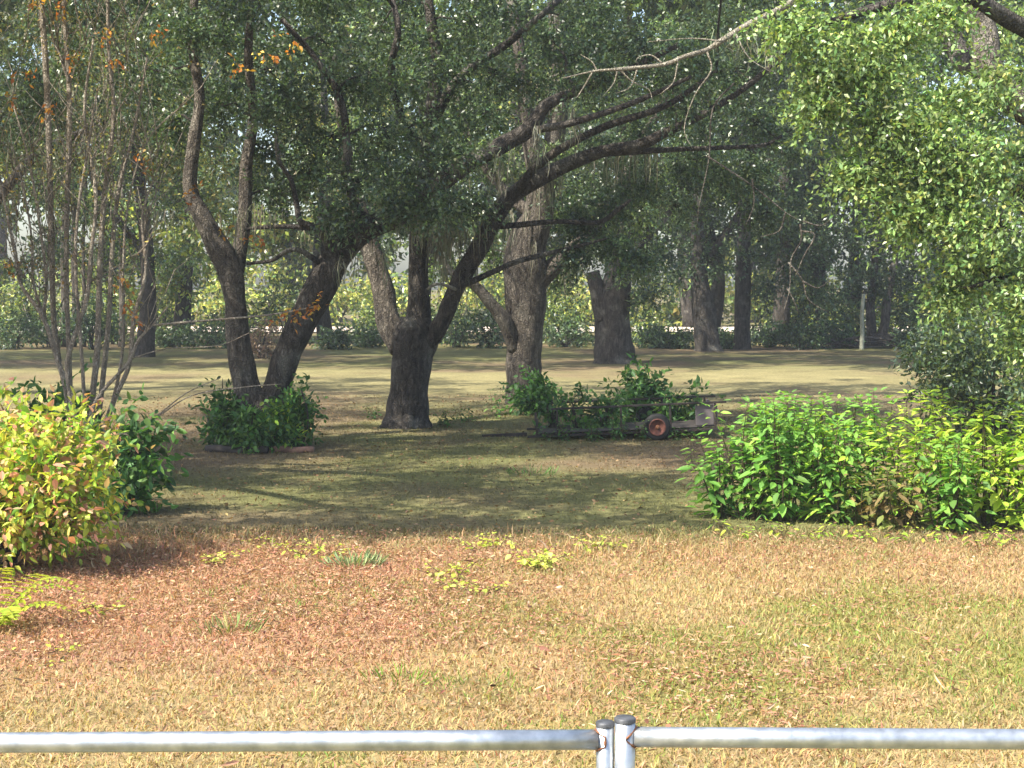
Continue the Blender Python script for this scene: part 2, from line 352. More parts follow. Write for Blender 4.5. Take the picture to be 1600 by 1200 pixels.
def sheet(name, xs, ys, zf, cf, mat):
    X, Y = np.meshgrid(xs, ys, indexing='ij'); nx, ny = X.shape
    V = np.stack([X, Y, zf(X, Y)], -1).reshape(-1, 3); idx = np.arange(nx * ny).reshape(nx, ny)
    q = np.stack([idx[:-1, :-1], idx[1:, :-1], idx[1:, 1:], idx[:-1, 1:]], -1).reshape(-1, 4)
    return mesh_np(name, V, q.ravel(), np.arange(len(q)) * 4, mat, None, cf(X.ravel(), Y.ravel()), True)
xs = np.concatenate([[-900, -400, -150, -80], np.arange(-45, -14, 1.0), np.arange(-14, 14.01, 0.2), np.arange(15, 46, 1.0), [80, 150, 400, 900]])
ys = np.concatenate([[-400, -100, -30, -10, 0], np.arange(2, 32, 0.2), np.arange(32, 60, 0.5), np.arange(60, 121, 4), [160, 250, 500, 1500]])
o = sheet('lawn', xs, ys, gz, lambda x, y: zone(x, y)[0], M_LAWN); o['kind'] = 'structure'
# pale strip beyond the wood's edge: brightness of sunlit ground put into its colour
m_sunlit_ground = flat_mat('sunlit_ground_strip', (0.62, 0.52, 0.42), 0.95, 0, 3, 0.25)
V = [(-120, 72, .05), (120, 72, .05), (120, 82, .05), (-120, 82, .05)]
o = mesh_py('sunlit_ground_strip', V, [(0, 1, 2, 3)], m_sunlit_ground); o['kind'] = 'structure'

def blades(name, n, box, hgt, wid, flatf, label, cat, cf, three=False, keep=None):
    x = rng.uniform(box[0], box[1], n); y = box[2] + (box[3] - box[2]) * rng.random(n)
    k = np.abs(x) < 0.36 * y + 1.9
    if keep is not None: k &= keep(x, y)
    x = x[k]; y = y[k]; n = len(x)
    P = np.stack([x, y, gz(x, y) - 0.004], 1); th = rng.random(n) * 6.283
    hd = np.stack([np.cos(th), np.sin(th), 0 * th], 1); fl = np.clip(flatf + 0.3 * rng.normal(size=n), 0.05, 1.6)[:, None]
    h = (hgt * (0.4 + 1.0 * rng.random(n)))[:, None]; D = nrm(hd * fl + np.array([0, 0, 1.0]))
    th2 = th + 1.57 + rng.normal(size=n) * 0.6; S = np.stack([np.cos(th2), np.sin(th2), 0 * th], 1) * (wid * (0.5 + rng.random(n)))[:, None] * .5
    cu = rng.normal(size=(n, 1)) * 0.35
    side = nrm(np.cross(D, np.array([0, 0, 1.0]))) * cu
    mid = P + D * h * .5 + side * h * .3; tip = P + D * h * .8 + hd * h * 0.35 * (fl > .4) + side * h * .1 - np.array([0, 0, .25]) * h * (fl > .8)
    tip[:, 2] = np.maximum(tip[:, 2], 0.0); 
    C = cf(x, y)
    if three:
        V = np.stack([P - S, P + S, tip], 1).reshape(-1, 3); fl_ = np.arange(3 * n); ss = np.arange(n) * 3; mlt = 3
    else:
        V = np.stack([P - S, P + S, mid + S * .8, mid - S * .8, tip], 1).reshape(-1, 3)
        fl_ = (np.arange(n)[:, None] * 5 + np.array([0, 1, 2, 3, 3, 2, 4])).ravel(); ss = (np.arange(n)[:, None] * 7 + np.array([0, 4])).ravel(); mlt = 5
    o = mesh_np(name, V, fl_, ss, M_GRASS, None, np.repeat(C, mlt, 0)); return tag(o, label, cat, None, 'stuff')
def cf_front(x, y):
    c, l, g = zone(x, y); n = len(x); c = c * (0.75 + 0.55 * rng.random((n, 1)))
    u = rng.random(n); c[u < .07] = np.array([.45, .36, .19]); gm = (u > .86) & (g > .2); c[gm] = np.array([.17, .24, .05]) 
    return np.clip(c * (1 + .12 * rng.normal(size=(n, 3))), .02, .8)
blades('grass', 340000, (-6.8, 6.8, 5.2, 13.4), 0.055, 0.0065, 0.75, 'short dry yellow-green grass on the sunlit foreground lawn', 'grass', cf_front)
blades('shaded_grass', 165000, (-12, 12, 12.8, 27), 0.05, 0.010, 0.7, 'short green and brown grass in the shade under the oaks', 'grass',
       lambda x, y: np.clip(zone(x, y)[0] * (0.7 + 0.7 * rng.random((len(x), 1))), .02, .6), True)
blades('tall_grass', 9000, (-5.5, 5.5, 11.7, 13.1), 0.12, 0.008, 0.45, 'longer dry grass along the edge of the shade', 'grass', cf_front, False, lambda x, y: rng.random(len(x)) < np.clip(fbm(x, y, .8, 3) * 3 - 1.1, 0, 1) * sig((1.6 - x) * 3))
# curled dead leaves
def litter_keep(x, y): return rng.random(len(x)) < zone(x, y)[1] * 0.9 * np.clip(fbm(x, y, .5, 12) * 3 - .6, .15, 1) + 0.012
n = 190000; x = rng.uniform(-6.4, 6.4, n); y = rng.uniform(5.5, 13.2, n); k = litter_keep(x, y) & (np.abs(x) < .36 * y + 1.9); x = x[k]; y = y[k]; n = len(x)
P = np.stack([x, y, gz(x, y) + 0.012 + 0.03 * rng.random(n)], 1); D = nrm(rng.normal(size=(n, 3)) * np.array([1, 1, .35])); N = nrm(rng.normal(size=(n, 3)) * .6 + np.array([0, 0, .8]))
C = pick(n, [(.40, .21, .13), (.46, .28, .18), (.29, .14, .085), (.50, .37, .24), (.37, .23, .15), (.20, .105, .07)], [5, 4, 3, 1.5, 3, 1.5])
o = leaves('leaf_litter', P, D, N, .030 * np.exp(.45 * rng.normal(size=n)), .009 * np.exp(.4 * rng.normal(size=n)), C, M_GRASS, None, (0, 0, 0), True)
tag(o, 'russet dead leaves lying thick on the left of the sunlit lawn', 'leaf litter')
n = 14000; x = rng.uniform(-9, 9, n); y = rng.uniform(12.8, 30, n); k = np.abs(x) < .36 * y + .6; x = x[k]; y = y[k]; n = len(x)
P = np.stack([x, y, gz(x, y) + 0.02], 1); D = nrm(rng.normal(size=(n, 3)) * np.array([1, 1, .25])); N = nrm(rng.normal(size=(n, 3)) * .5 + np.array([0, 0, .8]))
o = leaves('fallen_oak_leaves', P, D, N, .042 * (.5 + rng.random(n)), .02 * (.5 + rng.random(n)), pick(n, [(.22, .13, .07), (.30, .2, .11), (.14, .09, .05)]), M_GRASS, None, (0, 0, 0))
tag(o, 'brown fallen leaves scattered under the shading oaks', 'leaf litter')

#SECTION_OAKS
# ------------------------------------------------------------------ oak with the V-shaped double trunk
A = Tree('oak_tree', 'oak with V-shaped double trunk rising from a ring of green shrubs', gnd(410, 697))
YA = A.base[1] + 0.15
A.limb('trunk', [(408, 712, 128), (409, 690, 104), (409, 660, 92), (410, 630, 84), (410, 612, 70)], YA, 18, 0.04)
A.limb('stem', [(398, 650, 52), (388, 615, 45), (380, 580, 40), (372, 530, 37), (368, 470, 34), (358, 420, 40), (336, 378, 36), (312, 332, 28), (297, 292, 22), (303, 225, 20), (312, 150, 17), (300, 60, 14), (310, -60, 10)], YA, 14, 0.05, M_BARKP)  # lit left stem: sunlight put in by the paler bark
A.limb('stem', [(420, 650, 52), (434, 602, 42), (450, 552, 44), (468, 512, 45), (502, 447, 48), (535, 388, 46), (575, 356, 38), (620, 338, 34), (690, 285, 30), (735, 253, 28), (785, 226, 27), (828, 200, 24), (852, 166, 20), (892, 146, 16), (960, 120, 12), (1060, 70, 8)], YA, 14, 0.05)
A.limb('limb', [(368, 425, 26, .1), (376, 380, 24, .2), (383, 330, 22, .3), (385, 255, 19, .3), (396, 180, 16, .3), (388, 80, 13), (400, -40, 9)], YA, 10, .05, M_BARKP)  # lit fork, brightened through its paler bark colour
A.limb('limb', [(520, 400, 22, -.1), (502, 362, 13, -.3), (470, 346, 10, -.4), (464, 322, 9), (455, 282, 8), (436, 250, 7), (430, 200, 5)], YA, 8)
A.limb('limb', [(500, 360, 9, -.3), (455, 354, 8, -.3), (400, 356, 6), (380, 360, 5)], YA, 7)
A.limb('limb', [(498, 410, 10, -.2), (470, 392, 8, -.4), (448, 392, 7, -.4), (425, 407, 6), (385, 412, 5)], YA, 7)
A.limb('limb', [(575, 352, 20), (548, 300, 14), (536, 170, 12), (500, 100, 10), (440, 30, 8)], YA, 8, .05, None, 6)
A.limb('limb', [(828, 205, 14), (900, 190, 11, -.6), (990, 160, 9, -1.), (1080, 120, 6, -1.5)], YA, 8)
A.clumps_px([(600, 205, 62), (560, 280, 58), (520, 215, 55, .5), (640, 270, 60, -.8), (700, 240, 45, -.8), (470, 160, 60, .6), (420, 110, 60, .8), (350, 60, 70, .4), (290, 30, 60),
             (500, 60, 70, .5), (580, 110, 60), (250, 110, 45, .5), (340, 160, 45, .8), (270, 190, 40, .6), (440, 300, 40, .5), (620, 320, 35, -.6), (680, 320, 35, -1), (540, 340, 34, -.5),
             (1000, 60, 50), (1080, 90, 40), (930, 110, 40, -.4), (860, 60, 50, .5), (410, 230, 40, 1), (480, 270, 40, 1)], YA, 6)
A.upper(66, (-10, 1), (15.5, 23), (6.6, 9.2))
A.fill_px(30, (0, 560), (-40, 200), (-1, 4), YA)
A.moss([at(px, py, YA - .2) for px, py in [(470, 345), (540, 395), (600, 350), (690, 290), (735, 255), (300, 330), (380, 330), (785, 230), (900, 190)]], 26, .55)
A.crown(15, 9, .30, .068, .034)

# ------------------------------------------------------------------ centre oak
B = Tree('oak_tree', 'stout oak with a knobbly dark crotch, standing alone in the middle of the lawn', gnd(640, 668))
YB = B.base[1] + .1
B.limb('trunk', [(636, 684, 104), (636, 668, 84), (637, 650, 68), (639, 616, 61), (643, 566, 64), (647, 535, 70), (649, 512, 66), (650, 496, 48)], YB, 20, .05)
for px, py, dy, ww in [(598, 672, -.15, 16), (668, 672, -.2, 18), (636, 680, -.45, 20), (655, 665, .3, 16)]:
    B.limb('root', [(640, 640, 26, -.1), ((640 + px) / 2, 656, 22, dy * .6), (px, py, ww, dy), (px + (px - 640) * .4, py + 9, ww * .4, dy * 1.3)], YB, 8, .06)
B.limb('stem', [(652, 520, 44), (654, 481, 36), (653, 430, 31), (655, 380, 32), (660, 330, 30), (668, 250, 26), (676, 170, 24), (682, 100, 20), (672, 20, 16), (660, -60, 12)], YB, 14)
B.limb('stem', [(628, 545, 40, .1), (606, 500, 38, .25), (599, 455, 36, .35), (584, 405, 32, .4), (566, 345, 28, .5), (548, 280, 22, .6), (535, 190, 18, .7), (520, 90, 14, .8)], YB, 12, .05, M_BARKP)  # greyer lit stem, its light carried by the paler bark
B.limb('limb', [(668, 535, 30, -.1), (689, 506, 28, -.2), (704, 470, 26, -.3), (724, 428, 28, -.4), (749, 386, 30, -.5), (774, 338, 28, -.6), (802, 304, 26, -.7), (867, 266, 24, -.8), (935, 238, 20, -1), (1000, 226, 18, -1.1), (1040, 207, 15, -1.2), (1100, 178, 12, -1.3), (1171, 132, 9, -1.4), (1240, 70, 6, -1.4)], YB, 12, .05)
B.limb('limb', [(716, 446, 16, -.35), (736, 440, 11, -.4), (757, 431, 10, -.45), (804, 410, 9, -.5), (840, 400, 8, -.5), (905, 384, 6, -.6), (950, 372, 4, -.7)], YB, 8)
B.limb('limb', [(774, 352, 14, -.6), (800, 352, 10, -.6), (870, 346, 8, -.6), (935, 347, 8, -.5), (965, 328, 7, -.5), (985, 312, 5, -.5)], YB, 7)
B.limb('limb', [(935, 240, 12, -1), (1060, 233, 8, -1), (1144, 230, 7, -1), (1195, 226, 6, -.9), (1222, 212, 5, -.8)], YB, 7)
B.limb('limb', [(676, 190, 18, -.1), (720, 120, 14, -.5), (790, 70, 12, -.9), (850, 20, 10, -1.2), (920, -40, 7)], YB, 8)
B.limb('limb', [(668, 250, 16), (630, 190, 12, -.6), (612, 110, 12, -1), (622, 40, 10, -1.2), (600, -40, 8)], YB, 8)
B.limb('limb', [(802, 304, 16, -.7), (850, 250, 14, -1.3), (940, 200, 12, -1.8), (1040, 165, 10, -2.2), (1120, 110, 7, -2.4)], YB, 8)
B.limb('dead_twig', [(712, 452, 6, -.45), (690, 444, 5, -.7), (676, 446, 5, -.75), (668, 452, 4, -.7)], YB, 6, 0, M_DEAD)
B.clumps_px([(640, 130, 65, -1), (710, 120, 65, -1), (770, 110, 60, -1.2), (700, 190, 55, -1), (760, 180, 50, -1.4), (640, 210, 45, -1), (820, 130, 50, -1), (880, 90, 55, -1), (680, 60, 60), (590, 50, 60, -.6),
             (740, 30, 60), (820, 30, 60), (930, 40, 60), (1020, 110, 45, -1), (1100, 60, 60, -1), (1150, 110, 50, -1), (1180, 190, 45, -.6), (1090, 250, 40, 0), (1010, 280, 36, .5), (960, 320, 32, 0), (900, 350, 26),
             (1120, 290, 50, 1.5), (1060, 320, 45, 2), (1180, 270, 50, 1), (1200, 330, 45, 1.6), (900, 400, 24, -.4), (960, 380, 28, -.4), (990, 400, 26, 0), (740, 320, 24, -1), (640, 320, 30, -1), (590, 250, 40, -.7)], YB, 6)
B.upper(52, (-6, 5.5), (17, 27), (7.0, 9.6))
B.fill_px(24, (560, 1230), (-40, 170), (-2, 3), YB)
B.fill_px(14, (880, 1260), (150, 330), (0, 4), YB, (22, 42))
B.moss([at(px, py, YB - .4) for px, py in [(690, 345), (690, 365), (680, 350), (700, 380), (706, 360), (720, 420), (780, 340), (860, 270), (940, 240), (1000, 226), (655, 330), (850, 250)]], 34, .75, .16)
B.crown(15, 9, .30, .068, .034)

# ------------------------------------------------------------------ pale oak behind on the right
Cc = Tree('oak_tree', 'pale grey oak with a wide forked trunk behind the trailer', gnd(818, 633), bark=M_BARKP)
YC = Cc.base[1] + .3
Cc.limb('trunk', [(819, 648, 84), (819, 630, 64), (818, 600, 56), (818, 566, 54), (820, 532, 55), (822, 481, 63), (820, 430, 66), (822, 385, 64), (842, 335, 48), (850, 275, 42)], YC, 18, .05)
Cc.limb('limb', [(806, 545, 26, -.1), (790, 505, 24, -.3), (770, 478, 20, -.4), (750, 454, 17, -.5), (733, 440, 14, -.5), (705, 425, 10, -.5), (690, 400, 7)], YC, 10)
Cc.limb('limb', [(848, 300, 38), (834, 243, 30, -.2), (822, 180, 24, -.3), (815, 100, 20, -.4), (800, 10, 16, -.4), (790, -60, 12)], YC, 10)
Cc.limb('limb', [(850, 290, 36), (866, 216, 30), (876, 125, 28), (868, 34, 22), (860, -60, 15)], YC, 10)
Cc.limb('limb', [(832, 450, 34), (880, 402, 26), (920, 366, 24), (940, 332, 23), (969, 287, 20), (988, 250, 17), (1020, 190, 14), (1060, 110, 10)], YC, 10)
Cc.limb('limb', [(840, 340, 22, .2), (790, 300, 16, .5), (740, 230, 13, .8), (700, 120, 10, 1)], YC, 8)
Cc.clumps_px([(740, 250, 45, 1), (720, 150, 45, 1.4), (790, 60, 50, 1.5), (930, 150, 45, 1.2), (990, 340, 40, 1), (1030, 270, 45, 1), (930, 290, 36, .6), (890, 320, 30, .6), (1050, 180, 45, 1.5), (960, 80, 50, 2), (700, 330, 35, 1.2),
              (760, 400, 30, .8), (700, 420, 30, 1), (870, 430, 30, 1), (650, 250, 40, 2), (880, 240, 26, -.6), (605, 115, 36, -1.6), (585, 160, 30, -1.6), (930, 320, 24, .3), (1000, 310, 26, .3), (900, 110, 26, .2)], YC, 6)
Cc.upper(34, (-7, 6), (22.5, 29.5), (7.5, 10))
Cc.fill_px(22, (560, 1150), (0, 300), (0, 4), YC, (24, 42))
Cc.moss([at(px, py, YC - .3) for px, py in [(830, 380), (850, 300), (800, 330), (880, 410), (870, 130)]], 24, .8, .25)
Cc.crown(14, 9, .32, .075, .038, OAK + OAKB[:2])

# ------------------------------------------------------------------ far oaks at the lawn's edge
D_ = Tree('oak_tree', 'far oak with a broad dark trunk and a cut-off stub on its left', gnd(960, 568)); YD = D_.base[1] + .3
D_.limb('trunk', [(960, 576, 80), (960, 562, 66), (959, 540, 60), (958, 510, 57), (957, 475, 58), (964, 440, 44), (970, 400, 32), (976, 340, 28), (982, 250, 24), (975, 120, 18), (985, -20, 12)], YD, 16, .05)
D_.limb('cut_stub', [(944, 500, 30), (937, 470, 26), (930, 440, 24), (926, 424, 21)], YD - .15, 10, .05)
D_.limb('limb', [(966, 430, 22), (1000, 380, 18), (1050, 320, 15), (1090, 220, 11)], YD, 8)
D_.clumps_px([(990, 430, 34, -1), (1020, 400, 34), (1010, 460, 26, -.5), (1050, 400, 36, .5), (950, 390, 30, 1), (1000, 340, 40), (1040, 300, 40), (930, 340, 36, 1), (980, 250, 44), (1060, 220, 44), (920, 250, 40, 1), (990, 160, 50), (900, 160, 46, 1), (1070, 130, 46), (960, 60, 55), (1060, 40, 50)], YD, 5)
D_.upper(100, (-9, 8), (35.5, 48.5), (9.5, 13), (1.2, 1.8)); D_.crown(12, 8, .45, .13, .065, OAK + OAKB[:1])
E_ = Tree('oak_tree', 'far oak with a flared grey trunk, just left of the slim straight trunk', gnd(1105, 549)); YE = E_.base[1] + .2
E_.limb('trunk', [(1107, 556, 58), (1106, 545, 45), (1103, 520, 38), (1099, 481, 36), (1092, 430, 27), (1090, 380, 23), (1094, 300, 20), (1105, 200, 16), (1100, 60, 12)], YE, 14, .05)
E_.limb('limb', [(1094, 420, 16), (1130, 370, 12), (1170, 300, 10), (1180, 200, 8)], YE, 8)
E_.clumps_px([(1090, 390, 36), (1060, 420, 30), (1130, 400, 34), (1120, 330, 45), (1060, 340, 45, 1), (1160, 280, 45), (1090, 260, 50), (1180, 200, 50), (1080, 170, 55), (1150, 110, 55), (1060, 80, 50), (1210, 120, 50), (1120, 20, 60)], YE, 5)
E_.upper(62, (2, 18), (36.5, 50), (10, 13), (1.2, 1.8)); E_.crown(12, 8, .5, .15, .075, OAK)
F_ = Tree('oak_tree', 'far slim tree with a straight reddish-grey trunk right of the flared trunk', gnd(1160, 546)); YF = F_.base[1] + .2
F_.limb('trunk', [(1160, 552, 36), (1160, 542, 28), (1160, 500, 25), (1161, 440, 25), (1162, 380, 22), (1164, 280, 19), (1168, 150, 15), (1170, 20, 11)], YF, 12, .04)
F_.clumps_px([(1190, 400, 34), (1220, 360, 40), (1250, 420, 36), (1210, 300, 45), (1270, 320, 50), (1240, 230, 50), (1190, 180, 50), (1290, 220, 50), (1230, 120, 55), (1170, 90, 50), (1300, 400, 40), (1290, 110, 50), (1280, 460, 30), (1200, 450, 26)], YF, 5)
F_.crown(12, 8, .5, .15, .075, OAK)
G_ = Tree('oak_tree', 'far dark oak behind the brush pile, low crown hiding its forked trunk', gnd(1368, 542)); YG = G_.base[1] + 1
G_.limb('trunk', [(1366, 545, 24), (1362, 520, 16), (1360, 480, 14), (1366, 420, 13), (1372, 330, 11), (1365, 200, 9)], YG, 10, .05)
G_.limb('stem', [(1370, 540, 18), (1382, 510, 15), (1386, 470, 13), (1396, 420, 12), (1410, 330, 9)], YG, 8, .05, M_BARKP)  # the lit one of the two stems, shown lit by paler bark
G_.clumps_px([(1340, 430, 40), (1300, 470, 30), (1390, 430, 44), (1430, 470, 36), (1360, 360, 55), (1420, 380, 50), (1310, 360, 50), (1460, 420, 40), (1380, 280, 55), (1320, 260, 55), (1450, 300, 55), (1350, 160, 60), (1430, 180, 60), (1290, 170, 55), (1490, 220, 55), (1500, 350, 50), (1520, 470, 40), (1480, 500, 30), (1540, 100, 60), (1440, 90, 60), (1340, 60, 60)], YG, 5)
G_.crown(13, 8, .5, .15, .075, OAK)
Hh = Tree('oak_tree', 'far dark trunk seen through the bare stems on the left', gnd(228, 558)); YH = Hh.base[1] + .2
Hh.limb('trunk', [(226, 566, 40), (227, 552, 32), (229, 520, 28), (231, 480, 25), (231, 430, 23), (226, 350, 21), (215, 250, 18), (222, 120, 14), (215, 0, 10)], YH, 12, .05)
Hh.limb('limb', [(228, 400, 14), (190, 350, 11), (150, 290, 9), (120, 200, 7)], YH, 8)
Hh.clumps_px([(190, 380, 40), (150, 330, 44), (240, 330, 44), (270, 400, 40), (120, 270, 48), (200, 250, 50), (90, 380, 44), (250, 200, 50), (140, 170, 55), (60, 290, 50), (60, 180, 55), (210, 110, 55), (110, 90, 55), (30, 90, 55), (290, 290, 40), (40, 420, 36)], YH, 5)
Hh.upper(120, (-28, -8), (35.5, 49), (9.5, 13), (1.2, 1.8)); Hh.crown(12, 8, .5, .14, .07, OAK + OAKB[:2] + OLIVE[:1])

Oo = Tree('oak_tree', 'olive-leaved oak filling the upper left behind the bare stems', (-11.2, 30, 0))
Oo.limb3('trunk', [Oo.base + (0, 0, -.2), Oo.base + (0, 0, .6), Oo.base + (.2, 0, 3), Oo.base + (.5, 0, 6), Oo.base + (.6, 0, 9)], [.6, .45, .38, .28, .12], 14, .05)
Oo.limb('limb', [(-20, 330, 18), (60, 240, 14), (160, 190, 11), (260, 100, 8)], 30, 8); Oo.limb('limb', [(-20, 200, 14), (80, 110, 11), (170, 40, 8)], 30, 8)
Oo.fill_px(40, (-60, 340), (-20, 330), (-1.5, 3), 30, (26, 48)); Oo.upper(36, (-18, -5), (22.5, 30), (7.5, 10))
Oo.moss([at(px, py, 29.5) for px, py in [(60, 240), (110, 215), (160, 190), (80, 110), (120, 80)]], 22, .9, .4)
Oo.crown(12, 9, .35, .08, .04, OAK + OLIVE)
# ------------------------------------------------------------------ wood behind: generic trees
def wood_tree(x, y, h, cr, low, label, pal, n=26, wts=None, L=.25, trunk=.28):
    t = Tree('broadleaf_tree', label, (x, y, 0), 'trees of the wood behind the lawn')
    P = [np.array([x, y, -.1]), np.array([x + rng.normal() * .2, y, h * .2]), np.array([x + rng.normal() * .5, y, h * .5]), np.array([x + rng.normal() * .6, y, h * .9])]
    t.limb3('trunk', P, [trunk * 1.25, trunk, trunk * .75, trunk * .25], 10, .05)
    for i in range(n):
        q = rball(1)[0]; z = low + (h - low) * rng.random() ** 0.9
        s_ = np.sin(np.pi * np.clip((z - low) / (h - low) * .8 + .18, 0, 1))
        t.clump([x + q[0] * cr * s_, y + q[1] * cr * s_, z], rng.uniform(.9, 1.5) * (cr / 4) ** .5, 5)
    t.crown(11, 7, .6, L, L * .5, pal, wts); return t
wt = [(-21, 60, 13, 4.5, 1.2, 'tree of the wood at the far left, pale olive crown', OLIVE + OAKB),
      (-16, 61, 14, 5, 1.5, 'sunlit light green tree behind the bare stems on the left', OAKB),
      (-12.5, 58, 12, 4, 2.2, 'light green tree seen through the V-shaped trunk', OAKB + [(.36, .40, .09)]),
      (-7.5, 62, 14, 4.5, 4, 'yellow-green tree beyond the gap between the double trunk and centre oak', OAKB + OLIVE),
      (-3.5, 59, 12, 4, 3.4, 'mid green tree behind the centre oak', OAK + OAKB[:2]),
      (0.5, 62, 14, 4.5, 3.2, 'hazy green tree behind the pale forked oak', OAKB + OAK),
      (4.2, 60, 12, 4, 3.6, 'dark green tree behind the stubbed trunk', OAK),
      (8.0, 62, 14, 4.5, 4, 'tall dark tree beyond the slim straight trunk', OAK),
      (12.0, 61, 13, 5, 1.0, 'dense dark tree left of the brush pile', OAK),
      (17, 61, 14, 5.5, .8, 'dense dark tree behind the brush pile', OAK),
      (22, 60, 14, 5.5, .8, 'dark tree at the far right behind the sunlit boughs', OAK)]
wt += [(10.0, 57.5, 15, 4.5, 4, 'tall tree right behind the slim straight trunk', OAK), (14.5, 65, 17, 5, 3, 'tall tree filling the gap left of the sunlit boughs', OAK), (19.5, 57, 16, 5, 3, 'tall tree behind the sunlit boughs', OAK)]
for a_ in wt: wood_tree(*a_)
ORD = ['first', 'second', 'third', 'fourth', 'fifth', 'sixth', 'seventh', 'eighth', 'ninth', 'tenth', 'eleventh', 'twelfth', 'thirteenth', 'fourteenth', 'fifteenth', 'sixteenth']
for i, x in enumerate(np.linspace(-40, 40, 16)):
    wood_tree(x + rng.normal() * 1.0, 92 + rng.normal() * 5, 20 + rng.normal() * 2, 6, .6, 'distant tree beyond the bright sunlit ground, ' + ORD[i] + ' from the left', OAKB + OAK[:2] + [(.36, .40, .10)], 30, None, .42, .35)

#SECTION_PLANTS
# ------------------------------------------------------------------ shrubs
_LM = {}
def leaf_meshes(key, pal, ratio, mat, nv=7):
    if key in _LM: return _LM[key]
    out = []
    for i in range(nv):
        c = np.array(pal[i % len(pal)]) * rng.uniform(.85, 1.15)
        n_ = 4; xs_ = np.linspace(0, 1, n_ + 1); ww = np.array([.02, .42, .5, .30, .0]) * ratio; V = []; Fc = []
        cu = rng.uniform(.05, .22); fo = rng.uniform(.1, .3)
        for k in range(n_ + 1):
            z = -cu * xs_[k] ** 2
            V += [(xs_[k], ww[k], z + ww[k] * fo), (xs_[k], 0, z), (xs_[k], -ww[k], z + ww[k] * fo)]
        for k in range(n_):
            a = 3 * k; Fc += [(a, a + 1, a + 4, a + 3), (a + 1, a + 2, a + 5, a + 4)]
        me = bpy.data.meshes.new('leaf'); me.from_pydata(V, [], Fc); me.update()
        at_ = me.color_attributes.new('Col', 'FLOAT_COLOR', 'POINT')
        at_.data.foreach_set('color', np.tile(np.array([*np.clip(c, 0, 1), 1], np.float32), len(V)))
        me.materials.append(mat); out.append(me)
    _LM[key] = out; return out
def leaf_objects(par, base, P, D, N, L, meshes):
    D = nrm(D); S = nrm(np.cross(N, D)); N = np.cross(D, S)
    for i in range(len(P)):
        o = bpy.data.objects.new('leaf', meshes[rng.integers(len(meshes))]); col.objects.link(o); o.parent = par
        M = Matrix.Identity(4); l = float(L[i])
        for r in range(3):
            M[r][0] = D[i, r] * l; M[r][1] = S[i, r] * l; M[r][2] = N[i, r] * l; M[r][3] = P[i, r] - base[r]
        o.matrix_local = M
def erect_plant(name, label, base, h, nst, spread, L, ratio, pal, key, nobj=70, group=None, lean=(0, 0), cat='shrub', dens=1.0, mat=None, low=0.12, wts=None):
    """upright leafy stems, leaves in opposite drooping pairs"""
    base = np.array([base[0], base[1], gz(base[0], base[1]) - .02]); e = empty(name, base, label, cat, group); tb = Tubes(); mat = mat or M_SOFT
    Ps, Ds, Ns, Ls = [], [], [], []
    for s_ in range(nst):
        a = rng.random() * 6.28; r0 = spread * .35 * rng.random(); r1 = spread * rng.random() ** .6; hh = h * rng.uniform(.6, 1.05)
        p0 = base + np.array([np.cos(a) * r0, np.sin(a) * r0, 0]); p2 = base + np.array([np.cos(a) * r1 + lean[0], np.sin(a) * r1 + lean[1], hh])
        p1 = (p0 + p2) / 2 + np.array([rng.normal() * .03, rng.normal() * .03, hh * .08])
        Q, rr = smooth_line([p0, p1, p2], [min(.009, .002 + .008 * h), min(.007, .002 + .005 * h), .002], 5); tb.add(Q, rr, 5)
        npair = int(hh / (L * .42) * dens); tt = np.linspace(low, 1, npair)
        for j, t_ in enumerate(tt):
            f = t_ * (len(Q) - 1); i0 = min(int(f), len(Q) - 2); pp = Q[i0] * (1 - f + i0) + Q[i0 + 1] * (f - i0)
            az = j * 1.57 + rng.normal() * .3 + a
            nl = 2 if t_ < .93 else 4
            for q in range(nl):
                b_ = az + q * 6.283 / nl + rng.normal() * .25; dz = rng.uniform(-.75, .25) if t_ < .9 else rng.uniform(-.2, .7)
                d = np.array([np.cos(b_), np.sin(b_), dz]); ll = L * rng.uniform(.6, 1.15) * (1 - .45 * t_ ** 4)
                sidet = rng.random() < .45
                off = d * np.array([1, 1, .3]) * (rng.uniform(.3, 1.1) * L if sidet else 0.01)
                Ps.append(pp + off); Ds.append(d); Ns.append(np.array([-dz * np.cos(b_), -dz * np.sin(b_), 1]) + rng.normal(size=3) * .3); Ls.append(ll)
    P = np.array(Ps); D = np.array(Ds); N = np.array(Ns); Lr = np.array(Ls)
    tb.build('stems', M_STEM, e, base)['kind'] = 'stuff'
    sc_ = (P[:, 2] - base[2]) / h * 1.2 - (P[:, 1] - base[1]) / max(spread, .1) + rng.normal(size=len(P)) * .3
    o_ = np.argsort(-sc_); k = o_[:nobj]; r = o_[nobj:]
    leaf_objects(e, base, P[k], D[k], N[k], Lr[k], leaf_meshes(key, pal, ratio, mat))
    if len(r): leaves('foliage', P[r], D[r], N[r], Lr[r], Lr[r] * ratio, pick(len(r), pal, wts, .15), mat, e, base, True)
    return e
